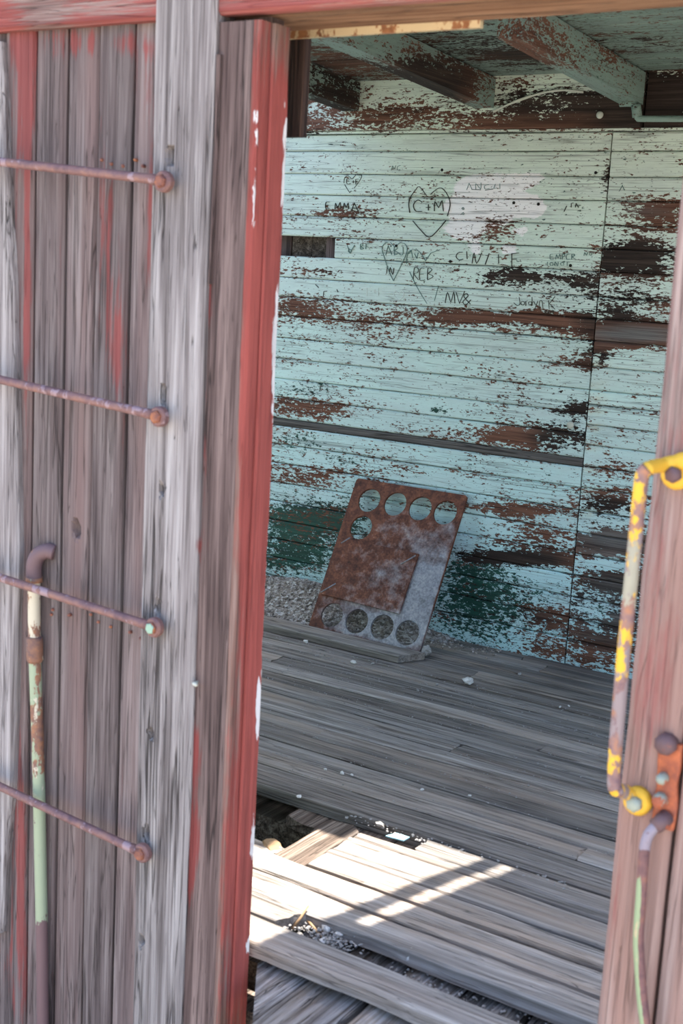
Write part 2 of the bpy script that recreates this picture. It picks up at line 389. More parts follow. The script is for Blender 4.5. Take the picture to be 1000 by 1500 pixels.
# pixel blobs: (x, y, rx, ry, amount, channel) channels: 0 bare 1 dark 2 green 3 white 4 grey 5 rust stain
BL = [
 (760, 466, 95, 10, .58, 0), (690, 466, 36, 12, .35, 0), (840, 480, 50, 12, .45, 0), (520, 462, 130, 20, .28, 0), (430, 448, 50, 16, .42, 0), (650, 462, 40, 12, .3, 0),
 (740, 405, 48, 11, .55, 0), (740, 405, 60, 20, .8, 1), (800, 408, 80, 8, .3, 0), (850, 415, 30, 14, .35, 0), (850, 415, 60, 30, .7, 1),
 (735, 335, 26, 12, .35, 0), (705, 342, 40, 7, .35, 0), (815, 335, 16, 6, .35, 0),
 (500, 312, 42, 5, .55, 0), (480, 400, 26, 6, .4, 0), (480, 400, 40, 20, .6, 1), (440, 395, 22, 10, .3, 0),
 (890, 262, 10, 30, .45, 0), (890, 262, 20, 40, .6, 1), (880, 395, 14, 50, .3, 0), (868, 500, 14, 60, .35, 0), (868, 500, 40, 60, .6, 1), (845, 530, 40, 10, .4, 0),
 (845, 600, 30, 12, .5, 0), (845, 600, 40, 40, .7, 1), (800, 640, 70, 20, .5, 0), (825, 650, 60, 26, .8, 1), (735, 640, 60, 14, .33, 0), (640, 632, 80, 14, .22, 0), (450, 600, 60, 12, .36, 0), (470, 590, 70, 14, .2, 0),
 (640, 600, 13, 7, .7, 2), (450, 570, 40, 12, .30, 2), (440, 645, 45, 18, .38, 2), (510, 675, 40, 10, .35, 2),
 (440, 700, 60, 14, .35, 0), (560, 690, 90, 6, .25, 0),
 (440, 762, 75, 26, .62, 2), (420, 815, 70, 26, .52, 2), (440, 790, 60, 60, .3, 2), (510, 760, 30, 30, .35, 2),
 (700, 742, 90, 10, .4, 0), (780, 748, 50, 9, .6, 0), (780, 785, 70, 18, .30, 0), (700, 790, 80, 14, .12, 0), (720, 812, 50, 10, .45, 0), (780, 820, 80, 10, .8, 0), (790, 820, 80, 20, .6, 1),
 (740, 900, 120, 50, .15, 0), (800, 905, 30, 16, .42, 0), (690, 880, 70, 60, .42, 2), (740, 880, 110, 60, .26, 2), (690, 830, 40, 20, .25, 2), (810, 950, 50, 12, .5, 0), (740, 880, 120, 60, .6, 1), (740, 880, 140, 60, .3, 4),
 (690, 810, 50, 14, .6, 1), (850, 850, 20, 120, .3, 0),
 # white overpaint
 (700, 272, 34, 16, 1.0, 3), (745, 268, 32, 13, .9, 3), (780, 262, 18, 8, .8, 3), (690, 302, 40, 15, 1.1, 3), (740, 298, 40, 14, 1.0, 3), (782, 305, 16, 14, .9, 3), (680, 335, 28, 16, 1.0, 3), (720, 322, 30, 10, .8, 3), (762, 340, 14, 8, .7, 3), (695, 365, 10, 14, .7, 3), (745, 365, 14, 12, .7, 3),
]
BR = [
 (960, 305, 70, 12, .50, 0), (940, 325, 60, 14, .30, 0), (930, 310, 120, 24, .5, 4), (940, 365, 45, 26, .30, 0), (915, 380, 36, 24, .42, 0), (960, 395, 50, 22, .30, 0), (930, 375, 90, 40, .85, 1), (885, 385, 16, 20, .4, 0), (900, 455, 24, 22, .40, 0), (930, 445, 60, 40, .22, 0), (910, 445, 70, 30, .7, 1), (965, 445, 20, 12, .25, 0),
 (925, 490, 90, 15, 1.3, 0), (925, 490, 110, 20, .75, 4), (880, 520, 14, 14, .5, 0), (880, 520, 30, 20, .6, 1),
 (900, 690, 24, 14, .28, 0), (895, 735, 50, 14, .42, 0), (890, 750, 60, 30, .7, 1), (900, 795, 70, 18, .95, 0), (900, 790, 80, 26, .6, 4), (900, 850, 70, 22, .42, 0), (890, 900, 70, 60, .45, 0), (890, 890, 90, 90, .65, 1), (890, 890, 90, 80, .55, 4), (880, 950, 70, 30, .25, 0), (890, 880, 60, 60, .3, 2), (875, 900, 14, 30, -.35, 0), (890, 830, 40, 7, -.5, 0), (900, 680, 60, 90, .10, 0), (880, 330, 8, 40, .1, 0),
]
for yy in (512, 532, 565, 585, 602, 625, 655, 688, 720, 752): BR.append((878-(yy-500)*.088, yy, 12, 5, .75, 5)); BR.append((872-(yy-500)*.088, yy, 6, 3, .4, 0))
def wall_w(P, vf):
    px, py = proj(P); r = blob(px, py, BR if P.x > XJ else BL)
    edge = .10*max(0.0, 1-min(vf, 1-vf)*7)
    n1 = nz(P.x*2.2, P.z*6, 3)
    base = .185+.12*n1+edge+(.07 if px < 560 else 0)*max(0, min(1, (py-430)/200))
    return (cl(base+r[0]), cl(r[1]+.15+.2*nz(P.x*3, P.z*9, 9)), cl(.10+.08*nz(P.x*2, P.z*5, 5)+r[2]))
def wall_w2(P, vf):
    px, py = proj(P); r = blob(px, py, BR if P.x > XJ else BL)
    s = 1.0 if .709 < P.z < .739 and P.x < XJ else 0.0
    return (cl(r[3]*1.3), cl(r[4]+s*.9), cl(r[5]))
wall_back = box('wall_back', 'void', (X0-.1, WB+.095, -.35), (X1+.1, WB+.13, 2.25)); tag(wall_back, kind='structure')
def hz_board(z0, z1, xa, xb, nu, k):
    gap = .0012
    strip = abs(z0-.709) < .001 and xb <= XJ
    off = rnd.uniform(-.0015, .0015) - (.004 if strip else 0)
    def ww(P, vf):
        w = wall_w(P, vf)
        return (1.0, .25, w[2]) if strip else w
    ph = rnd.uniform(0, 9)
    plank('wall_plank', wall_back, 'paint', (xa, WB-off, z0+gap), X, Z, xb-xa, z1-z0-2*gap, .02, nu, 3,
          disp=lambda u, v: .001*nz(u*1.5+ph, v*8), e0=lambda u: .0012*nz(u*5+ph), e1=lambda u: .0012*nz(u*5+ph+5), wear=ww, wear2=wall_w2, bev=.0045)
HOLE = (-3.30, -2.806, 1.380, 1.456)
for k in range(len(SEAMS)-1):
    z1, z0 = SEAMS[k], SEAMS[k+1]
    if abs(z0-1.380) < .001:                                  # the board with the open slot
        hz_board(z0, z1, HOLE[1], XJ-.002, 30, k); hz_board(z0, z1, -4.3, HOLE[0], 20, k)
    else:
        hz_board(z0, z1, -4.3, XJ-.002, 70, k)
RSE = SEAMS[:12] + [.93, .86, .79, .715, .64] + SEAMS[17:]
for k in range(len(RSE)-1): hz_board(RSE[k+1], RSE[k], XJ+.003, -.35, 36, k)
for k in range(12):                                           # the rest of the wall, far out of the frame
    z0 = .01+k*(1.828/12); hz_board(z0, z0+1.828/12, -.347, X1, 8, k); hz_board(z0, z0+1.828/12, X0, -4.303, 4, k)
for k in range(9):                                            # outer sheathing seen through the slot
    plank('sheathing_board', wall_back, 'subwood' if k % 3 else 'jambwood', (-3.45+k*.1, WB+.062-.006*(k % 2), 1.2), Z, -X, .45, .097, .02, 2, 1).location += Vector((0.097, 0, 0))
# studs beside the slot
plank('wall_stud', wall_back, 'jambwood', (-2.86, WB+.022, 1.1), X, Z, .04, .6, .03, 1, 1)
box('bead_strip', 'paint', (-4.3, WB-.012, 1.838), (-.35, WB, 1.846), wall_back, (.35, .5, .1))
# top plate of the wall
FB = [(460, 140, 60, 16, .4, 0), (640, 165, 70, 12, .34, 0), (600, 150, 60, 10, .2, 0), (810, 160, 110, 30, .55, 0), (800, 150, 140, 40, .6, 1), (560, 175, 40, 10, .4, 0), (460, 180, 40, 10, .45, 0), (960, 150, 70, 50, .95, 0), (960, 150, 80, 60, .9, 1), (760, 187, 200, 7, .5, 0)]
def fascia_w(P, vf):
    r = blob(*proj(P), FB); return (cl(.28+.2*nz(P.x*3, P.z*9)+r[0]), cl(.10+r[1]), .08)
tp = plank('top_plate', wall_back, 'paint', (-4.3, WB-.028, 1.848), X, Z, -1.62+4.3, .185, .05, 60, 4, wear=fascia_w, disp=lambda u, v: .002*nz(u*2, v*9), bev=.004)
plank('top_plate', wall_back, 'paint', (-1.612, WB-.012, 1.848), X, Z, X1+1.6, .185, .05, 40, 4, wear=fascia_w, bev=.004)

# ---- ceiling: boards along the car, sloping beams under them, a hole where boards are gone
ceiling = empty('ceiling', (-1.4, 3.0, 2.1), kind='structure')
ZR = 2.09
def up_roof(x, y, z=0.0):                                      # floor point -> point where its sun ray crosses the roof
    k = (ZR-z)/-SUN_DIR.z
    return Vector((x, y, z))-SUN_DIR*k
def bound(y): return -1.236-.2756*(2.56-y)                     # right edge of the sun patch on the floor
sh = up_roof(0, 0)
HY0, HY1 = 1.80+sh.y, 2.585+sh.y
def hole_x(yr):
    return (-2.05 if yr-sh.y < 2.35 else -1.66 if yr-sh.y < 2.48 else -1.54)+sh.x, bound(yr-sh.y)+sh.x
OPEN = ((-5.0, -2.72, 2.0, 4.08), (-.42, 2.3, 1.98, 4.08))         # unseen roof gaps, added at both ends to light the interior
CB = [(560, 95, 60, 20, .45, 0), (760, 80, 80, 18, .50, 0), (640, 60, 60, 14, .35, 0), (760, 90, 200, 60, .5, 1), (900, 55, 70, 10, .25, 0), (480, 90, 50, 30, .35, 0)]
def ceil_w(P, vf):
    r = blob(*proj(P), CB); edge = .14*max(0.0, 1-min(vf, 1-vf)*6)
    return (cl(.24+.22*nz(P.x*2, P.y*7)+edge+r[0]), cl(.35+r[1]+.3*nz(P.x*4, P.y*9, 2)), .12)
yb = WB-.03; kb = 0
while yb > 1.93:
    ya = max(yb-.082, 1.92); ym = (ya+yb)/2
    cuts = []
    if ym > HY0 and ya < HY1:
        hl, hr = hole_x(ym); extra = .082 if ym > HY1-.40 else 0.0
        cuts.append((hl+.02*nz(kb*1.7), hr+extra, hole_x(yb)[1]-hole_x(ya)[1]))
    for (ox0, ox1, oy0, oy1) in OPEN:
        if oy0 < ym < oy1: cuts.append((ox0+.05*nz(kb*2.3), ox1+.05*nz(kb*2.9), 0))
    cuts.sort(); parts = []; xs_, sk_ = X0, 0
    for (c0, c1, sk) in cuts: parts.append((xs_, c0, sk_, 0)); xs_, sk_ = c1, sk
    parts.append((xs_, X1, sk_, 0))
    for (xa, xb, sk, _) in parts:
        Vd = Vector((0, ya-yb, CEIL(ya)-CEIL(yb)))
        wd = Vd.length
        full = xa <= X0+.01 and xb >= X1-.01
        plank('ceiling_board', ceiling, 'ceilpaint', (xa, yb, CEIL(yb)), X, Vd, xb-xa, wd-.002, .02, 60, 2,
              wear=ceil_w, disp=lambda u, v: .0015*nz(u*2+kb, v*7), end0=(lambda vf, sk=sk: sk*(.5-vf)) if sk else None, bev=.004)
    yb = ya; kb += 1
bm_y0, bm_y1 = 1.93, WB-.03
for xb in (-4.4, -2.79, -2.235, -1.695, -1.155, -.6, .75, 2.25):
    # ceiling beam in two pitches, cut away at the broken part of the roof
    segs = [(bm_y1, 3.03)]
    hl, hr = hole_x(2.7)
    if not (hl-.1 < xb < hr+.15): segs.append((3.03, bm_y0))
    else: segs[0] = (bm_y1, HY1+.14)
    for (ya, yb2) in segs:
        za, zb = CEIL(ya)-.105, CEIL(yb2)-.105
        Ud = Vector((0, yb2-ya, zb-za)); L = Ud.length
        BB = [(560, 95, 60, 25, .15, 0), (640, 110, 60, 30, .75, 0), (680, 130, 40, 20, .8, 0), (640, 110, 90, 50, .9, 1), (760, 60, 40, 30, .42, 0), (850, 80, 70, 20, .35, 0), (870, 60, 60, 22, .4, 1), (480, 150, 60, 40, .55, 0), (470, 140, 90, 60, .9, 1)]
        def bw(P, vf):
            r = blob(*proj(P), BB); return (cl(.26+.2*nz(P.y*3, P.x*7, P.z*9)+r[0]), cl(.1+r[1]), .15)
        # the beam as a plank whose wide side faces +X
        plank('ceiling_beam', ceiling, 'beampaint', (xb, ya, za), Ud, Z, L, .10, .08, 40, 3, wear=bw, bev=.007, disp=None)
plank('broken_batten', ceiling, 'darkwood', tuple(Vector((bound(2.62)+.002, 2.62, 0))+Vector((sh.x, sh.y, ZR-.07))), Vector((-.2756, -1, 0)), Z, .56, .03, .05, 6, 1)
# roof deck over the boards, open above the hole and the added gaps
rx0, rx1 = hole_x(HY0)[0]-.05, hole_x(HY1)[1]+.12
def roofz(y): return CEIL(y)+.06
def deck(xa, xb, ya, yb):
    ys = sorted(set([ya, yb]+([3.03] if ya < 3.03 < yb else [])))
    for i in range(len(ys)-1):
        a, b = ys[i], ys[i+1]; t = .02
        v = [(xa, a, roofz(a)), (xb, a, roofz(a)), (xb, b, roofz(b)), (xa, b, roofz(b))]
        v += [(p[0], p[1], p[2]+t) for p in v]
        mesh_obj('roof_deck', v, [(3, 2, 1, 0), (4, 5, 6, 7), (0, 1, 5, 4), (1, 2, 6, 5), (2, 3, 7, 6), (3, 0, 4, 7)], 'subwood', ceiling)
(oa, ob, oy0, oy1), (oc, od, oy2, oy3) = OPEN
deck(X0-.2, oa, 1.72, WB+.25); deck(oa, ob, 1.72, oy0); deck(oa, ob, oy1, WB+.25)
deck(ob, rx0, 1.72, WB+.25); deck(rx0, rx1, 1.72, HY0+.01); deck(rx0, rx1, HY1+.03, WB+.25); deck(rx1, oc, 1.72, WB+.25)
deck(oc, od, 1.72, oy2); deck(oc, od, oy3, WB+.25); deck(od, X1+.2, 1.72, WB+.25)

# ---- end walls
wl_ = box('wall_left', 'paint', (X0-.1, 1.9, -.35), (X0, WB+.1, 2.2)); tag(wl_, kind='structure')
wr_ = box('wall_right', 'paint', (X1, 1.9, -.35), (X1+.1, 2.35, 2.2)); tag(wr_, kind='structure')
box('wall_panel', 'paint', (X1, 3.35, -.35), (X1+.1, WB+.1, 2.2), wr_)
box('wall_panel', 'paint', (X1, 2.35, 1.85), (X1+.1, 3.35, 2.2), wr_)

# ---- floor
floor = empty('floor', (-1.5, 3.0, 0), kind='structure')
FW = lambda P, vf: (0, 0, 0)
FB2 = [(760, 1180, 60, 14, .45, 0), (820, 1225, 50, 12, .3, 0), (850, 1010, 90, 50, .35, 0), (800, 1005, 60, 12, .3, 0), (880, 960, 120, 40, .3, 0), (700, 985, 200, 25, .18, 0), (400, 1170, 50, 25, .6, 0), (600, 1160, 200, 6, .15, 0), (700, 1150, 60, 8, .25, 0)]
def floor_w(P, vf): return (0, 0, cl(blob(*proj(P), FB2)[0]+.06*max(0, nz(P.x*2, P.y*9))))
def fplank(x0, x1, y0, y1, z=0.0, mat='floorwood', T=.035, sk0=0, sk1=0, rag=.003, ripple=.003, nu=None, seed=None, wear=floor_w, name='floor_plank', parent=None, nv=3, yskew=0.0, rag1=None):
    s = rnd.uniform(0, 99); L = x1-x0
    nu = nu or max(6, int(L/.05))
    plank(name, parent or floor, mat, (x0, y0, z), Vector((1, yskew, 0)), Y, L, y1-y0, T, nu, nv,
          disp=lambda u, v: ripple*(nz(u*1.3+s, v*14)+.6*nz(u*6+s, v*45, s)), e0=lambda u: rag*(nz(u*3+s, 2)+.6*nz(u*14, s)), e1=lambda u: (rag if rag1 is None else rag1)*(nz(u*3+s, 8)+.6*nz(u*14, s+4)),
          end0=lambda vf: sk0*(vf-.5)+.012*nz(vf*5+s), end1=lambda vf: sk1*(vf-.5)+.012*nz(vf*5, s), wear=wear, bev=.004)
YS = [2.611, 2.731, 2.809, 2.895, 2.982, 3.064, 3.146, 3.231, 3.327, 3.405, 3.484, 3.565, 3.645, 3.725, 3.805, 3.885, 3.965, 4.045, 4.125, 4.198]
JO = {1: -1.05, 4: -1.98, 6: -1.62, 8: -1.42, 10: -2.5, 12: -1.3, 14: -1.9, 17: -1.75, 18: -1.86}
for i in range(len(YS)-1):
    a, b = YS[i]+.0032, YS[i+1]-.0032; zz = rnd.uniform(-.002, .002)
    xl = X0+.02
    if i in (16, 17, 18): xl = -2.75 + rnd.uniform(-.1, .1)     # boards gone in the corner: gravel there instead
    if i in JO and JO[i] > xl:
        j = JO[i]; fplank(xl, j-.003, a, b, zz); fplank(j+.003, X1-.02, a, b, zz+rnd.uniform(-.003, .003))
    else: fplank(xl, X1-.02, a, b, zz)
# near boards, thicker and worn round
fplank(-1.372, X1-.02, 2.538, 2.604, -.002, rag=.004, ripple=.004)
fplank(-1.521, X1-.02, 2.494, 2.528, .0, rag=.003, ripple=.003, yskew=-.004)
fplank(-1.521, X1-.02, 2.386, 2.484, .003, rag=.004, ripple=.004, yskew=-.008)
fplank(-1.520, X1-.02, 2.308, 2.374, .004, rag=.004, ripple=.004, yskew=-.010)
fplank(-2.4, X1-.02, 2.222, 2.302, .002, rag=.006, ripple=.005, yskew=-.010)
fplank(-2.4, X1-.02, 2.136, 2.214, .0, rag=.008, ripple=.006, yskew=-.012)
fplank(-2.4, -1.62, 2.305, 2.352, -.006, rag=.010, ripple=.006)
fplank(-2.4, -1.418, 2.062, 2.126, -.004, rag=.008, ripple=.006, sk1=.03)
# joist whose top the sun hits between the cut boards
plank('floor_joist', floor, 'subwood', (-1.535, 2.22, -.006), Y, -X, .33, .085, .08, 10, 3, disp=lambda u, v: .004*nz(u*9, v*30), end1=lambda vf: .03*nz(vf*4, 3))
# lower boards left under the gap by the hole
for k, x in enumerate((-1.37, -1.47, -1.57, -1.67)):
    s = k*3.3
    plank('subfloor_board', floor, 'subwood', (x, (2.45, 2.48, 2.535, 2.555)[k], -.038), Y, -X, (.17, .15, .10, .08)[k], .096, .03, 6, 3, disp=lambda u, v: .004*nz(u*9+s, v*30), end0=lambda vf: .05*nz(vf*3+s), e0=lambda u: .004*nz(u*20+s))
# eroded deck boards running out through the doorway
for k, x in enumerate((-1.358, -1.223, -1.088, -.953, -.818, -.683)):
    s = k*5.1
    plank('sill_deck_board', floor, 'crosswood', (x+.063, (1.80, 1.775, 1.745, 1.735, 1.74, 1.73)[k], -.052-.01*abs(nz(k*1.9))), Y, -X, (.52 if k == 0 else .56), .112 if k == 0 else .128, .06, 26, 12,
          disp=lambda u, v: .010*nz(u*2+s, v*22)+.006*nz(u*7, v*70+s)+.004*nz(u*3, v*160, s), e0=lambda u: .005*nz(u*9+s), e1=lambda u: .005*nz(u*9+s+5), end0=(lambda vf: .16*vf) if k == 0 else (lambda vf: .05*nz(vf*6+s)))
# joists below, and added pieces that keep the floor hole dark
for y in (2.05, 2.66, 3.3, 3.95): box('floor_beam', 'subwood', (X0, y, -.30), (X1, y+.10, -.115), floor)
for k in range(5): box('hole_shade_block', 'void', (-2.8, 2.06+k*.125, -.52-.01*(k % 2)), (-1.1, 2.18+k*.125, -.42-.012*(k % 3)), floor)  # added dark blocks under the hole, to make it look black
box('sill_skirt', 'subwood', (X0, 1.955, -.86), (X1, 2.02, -.16), floor)  # sills carried down to the ground as added skirts against daylight
for xe in (X0, X1-.05): box('sill_skirt', 'subwood', (xe, 2.02, -.86), (xe+.05, WB, -.30), floor)
box('sill_skirt', 'subwood', (X0, WB+.01, -.86), (X1, WB+.08, -.05), floor)

# ---- near wall (the side we stand outside of)
SB = [(36, 90, 16, 130, .75, 0), (34, 300, 12, 200, .55, 0), (40, 560, 8, 200, .5, 0), (120, 62, 160, 22, .55, 0), (155, 330, 14, 160, .42, 0), (165, 500, 14, 80, .35, 0), (175, 480, 10, 90, .3, 0), (225, 330, 12, 160, .55, 0), (236, 180, 10, 140, .35, 0), (210, 120, 26, 60, .3, 0), (225, 600, 8, 100, .3, 0), (210, 700, 10, 200, .18, 0), (28, 1250, 10, 160, .85, 0), (20, 1430, 26, 90, .45, 0), (180, 420, 5, 200, .25, 0), (88, 420, 4, 200, .3, 0), (190, 1130, 18, 120, .12, 0)]
def side_w(P, vf):
    r = blob(*proj(P), SB); return (cl(.10+.12*nz(P.z*1.5, P.x*20)+r[0]*(.72+.9*nz(P.x*75, P.z*3, 6))), 0, 0)
wall_front = box('wall_front', 'void', (X0-.1, 1.905, -.3), (-1.60, 1.935, 2.08)); tag(wall_front, kind='structure')
box('lining_panel', 'paint', (X0, 1.936, 0), (-1.60, 1.948, 2.02), wall_front)
XSE = [-1.50, -1.585, -1.648, -1.720, -1.809, -1.892, -1.976, -2.062, -2.148, -2.234, -2.32, -2.406, -2.492]
def knot(P, cx, cz, rx, rz, dep):
    d = ((P[0]-cx)/rx)**2+((P[1]-cz)/rz)**2
    return -dep*max(0, 1-d**2) if d < 1 else 0
for k in range(len(XSE)-1):
    xr, xl = XSE[k]-.0022, XSE[k+1]+.0022; s = rnd.uniform(0, 99); off = rnd.uniform(-.0025, .0025)
    hp = onY(110, 775, DS)
    dense = 1.892 > -xr > 1.80 or (-xl > 1.80 and -xr < 1.84)
    def dsp(u, v, xl=xl, s=s, dense=dense, hp=hp):
        d = .0016*nz(u*1.2+s, v*18)
        if dense: d += knot((xl+v, u-.45), hp.x, hp.z, .011, .022, .018)
        return d
    tipk = k == 4                                               # one board is split along its edge low down
    plank('siding_board', wall_front, 'siding', (xr, DS+off, -.45), Z, -X, 2.30, xr-xl, .02, 260 if dense else 70, 12 if dense else 10,
          disp=(lambda u, v, xr=xr, s=s, dense=dense, hp=hp: .0016*nz(u*1.2+s, v*18)+(knot((xr-v, u-.45), hp.x, hp.z, .011, .022, .02) if dense else 0)),
          e0=lambda u, s=s: .0013*nz(u*6+s), e1=lambda u, s=s, k=k: .0013*nz(u*6+s+9)-(.006*max(0, .85-u) if k in (3,) else 0), wear=side_w, bev=.005)
plank('siding_panel', wall_front, 'siding', (-2.494, DS+.004, -.45), Z, -X, 2.30, X0*-1-2.4, .02, 10, 6, wear=side_w)
# jamb board with weathered face
JR = -.7615*DF
JB = [(306, 200, 5, 120, .8, 0), (303, 420, 5, 60, .8, 0), (296, 640, 5, 120, .55, 0), (292, 800, 6, 30, .6, 0), (285, 1100, 10, 60, .75, 0), (284, 1230, 14, 60, .65, 0), (276, 1290, 12, 50, .4, 0), (330, 60, 30, 30, .15, 0), (273, 1180, 5, 80, .9, 1), (270, 1290, 4, 50, .7, 1), (278, 1110, 3, 20, .5, 1), (352, 1000, 8, 80, .3, 0), (366, 300, 6, 150, .35, 0), (345, 1350, 10, 100, .6, 2), (350, 700, 8, 120, .35, 2)]
def jamb_w(P, vf):
    r = blob(*proj(P), JB); return (cl(.10+.1*nz(P.z*2, P.x*30)+r[0]), cl(r[1]), cl(r[2]+.25*max(0, nz(P.z*1.1, P.x*18, 4))))
jamb = plank('jamb_board', wall_front, 'jambwood', (JR-.016, DF, -.45), Z, -X, 2.20, .135, .05, 90, 10, disp=lambda u, v: .002*nz(u*1.1, v*24)-.001+.0025*nz(u*1.5, v*60, 4), e0=lambda u: .001*nz(u*7), wear=jamb_w)
box('jamb_stud', 'jambwood', (-1.60, DF+.05, -.3), (JR-.018, DF+.088, 2.0), wall_front, (0, 0, .2))
RB = [(398, 350, 30, 250, .75, 0), (380, 800, 30, 420, .85, 0), (355, 1300, 25, 250, .8, 0), (412, 200, 14, 60, .45, 0), (345, 1000, 10, 300, -.25, 0), (350, 1450, 12, 100, -.2, 0)]
WBL = [(420, 300, 7, 120, .75, 1), (405, 540, 7, 110, .85, 1), (378, 1030, 7, 50, .7, 1), (372, 1230, 6, 40, .5, 1), (366, 1385, 6, 16, .8, 1), (424, 220, 6, 60, .5, 1), (376, 180, 5, 30, .5, 1), (372, 300, 4, 60, .45, 1)]
def rev_w(P, vf):
    q = proj(P); r = blob(*q, RB); w = blob(*q, WBL)
    return (cl(.24+.16*nz(P.z*4, P.y*40)+1.15*r[0]), cl(.04+w[1]*(1.45 if (P.y > DF+.068 or P.y < DF+.006) else .08)), cl(.30*max(0, nz(P.z*9, P.y*50))))
# the red reveal of the doorway: two narrow boards
plank('reveal_board', wall_front, 'redtrim', (JR-.003, DF+.034, -.40), Z, -Y, 2.15, .034, .014, 80, 4, wear=rev_w, disp=lambda u, v: .0012*nz(u*3, v*40), e1=lambda u: .0015*nz(u*5, 3))
plank('reveal_board', wall_front, 'redtrim', (JR+.001, DF+.087, -.40), Z, -Y, 2.15, .052, .016, 160, 5, wear=rev_w, disp=lambda u, v: .0012*nz(u*3, v*40, 7),
      e0=lambda u: .003*max(0, nz(u*14, 1))+.005*max(0, nz(u*5, 9))+(.006 if 1.0 < u < 1.25 else 0)*abs(nz(u*40)))
# right-hand post and boards beyond it
PXL, PXR = -.3517*DF, -.563
PB = [(985, 520, 16, 120, .35, 0), (965, 830, 22, 160, .45, 0), (950, 1000, 26, 90, .45, 0), (935, 1060, 20, 70, .3, 0), (900, 1360, 14, 120, .35, 0), (990, 640, 20, 40, .3, 0), (925, 1090, 5, 20, .5, 2), (930, 1320, 12, 80, .3, 2)]
def rp_w(P, vf):
    r = blob(*proj(P), PB); return (cl(.16+.12*nz(P.z*2, P.x*30)+.75*r[0]), 0, cl(r[2]))
post = empty('trim_1', (-.6, DF+.04, -.45), kind='structure')
plank('door_post', post, 'rightpost', (PXR, DF, -.45), Z, -X, 2.20, PXR-PXL, .088, 100, 10, disp=lambda u, v: .0035*nz(u*1.3+4, v*20)+.002*nz(u*2, v*70), e1=lambda u: .003*nz(u*4)+.002*nz(u*11, 2), wear=rp_w, bev=.010)
wfr = box('wall_front_right', 'void', (-.56, 1.905, -.3), (.25, 1.935, 2.08)); tag(wfr, kind='structure')
xx = PXR+.006
for k in range(9):
    plank('siding_board', wfr, 'rightpost' if k == 0 else 'siding', (xx+.085, DF+(.004 if k == 0 else .02)+rnd.uniform(-.002, .002), -.45), Z, -X, 2.20, .084, .02, 40, 4, disp=lambda u, v: .002*nz(u*1.2+k*7, v*18), e1=lambda u: .002*nz(u*6+k), wear=rp_w)
    xx += .087
# header: red beam along the front, tan soffit, rusted angle strip along its inner edge
def hb_w(P, vf): return (cl(.62+.25*nz(P.x*4, P.z*20)-.35*max(0, 1-abs(P.x+1.95)/.12)), 0, 0)
header = plank('trim_2', None, 'redbeam', (X0, 1.848, 1.762), X, Z, .25-X0, .26, .026, 120, 4, wear=hb_w, disp=lambda u, v: .002*nz(u*2, v*12), bev=.006); tag(header, kind='structure')
sf = plank('trim_3', None, 'soffit', (-1.62, 2.035, 1.764), X, -Y, 1.9, .160, .20, 30, 4, bev=.006, disp=lambda u, v: .002*nz(u*3, v*20)); tag(sf, kind='structure')
M['strip'] = rusty('rusted_cream_strip', ((206, 188, 150), (150, 92, 56)), base=(150, 104, 70), orange=(186, 132, 86), darkc=(92, 62, 44), scale=.6)
strip = box('angle_strip', 'strip', (-1.50, 2.028, 1.752), (-1.085, 2.040, 1.80), sf, (.55, .3, 0))
plank('upper_front', wall_front, 'siding', (X0, 1.885, 2.02), X, Z, .25-X0, .09, .03, 20, 2)

# ================================================================== THINGS OUTSIDE
# ---- ladder: two grey rails, four rusted rungs
lad = empty('wall_ladder', (-1.8, 1.80, -.42), label='rusted iron rung ladder on two silver-grey wooden rails', cat='ladder')
RX = -.818*1.838
def rung_holes():
    return [(onY(x, y, 1.838)) for x, y in ((247, 228), (238, 578), (229, 890), (213, 1222), (234, 718), (219, 1075), (204, 1380))]
RH = rung_holes()
def rail_d(u, v):
    x, z = RX-v, u-.42
    d = .004*nz(u*.9, v*30)+.004*nz(u*1.5+3, v*70)-.001
    gr = nz(u*1.1+7, v*45+2)
    d -= .010*max(0, gr-.25)
    d -= .006*max(0, 1-abs(v-.105-.004*nz(u*2))/.006)                     # long drying groove beside the bright edge
    d -= .010*max(0, (v-.112)/.03)
    for i, h in enumerate(RH): d += knot((x, z), h.x, h.z, .009 if i < 4 else .007, .02 if i < 4 else .014, .02)
    return d
def rail_w(P, vf):
    q = blob(*proj(P), [(292, 800, 6, 14, .6, 0)]); return (cl(.05+q[0]), 0, .20*cl((.95-P.z)/.5)*(1-.8*max(0, (vf-.78)/.22)))  # B darkens the rail towards its foot, less along its left edge
plank('rail', lad, 'greywood', (RX, 1.838, -.42), Z, -X, 2.30, .142, .032, 300, 22, disp=rail_d, e1=lambda u: .004*nz(u*2.2)+.002*nz(u*7)+.006*(u-1.2)/1.2, e0=lambda u: .002*nz(u*5), wear=rail_w, bev=.006)
# split sliver standing beside the right rail
plank('rail_sliver', lad, 'jambwood', (RX+.012, 1.842, 1.30), Z, -X, .395, .010, .03, 20, 2, disp=lambda u, v: .003*nz(u*4), e0=lambda u: .005*max(0, 1-u/.3), wear=rail_w)
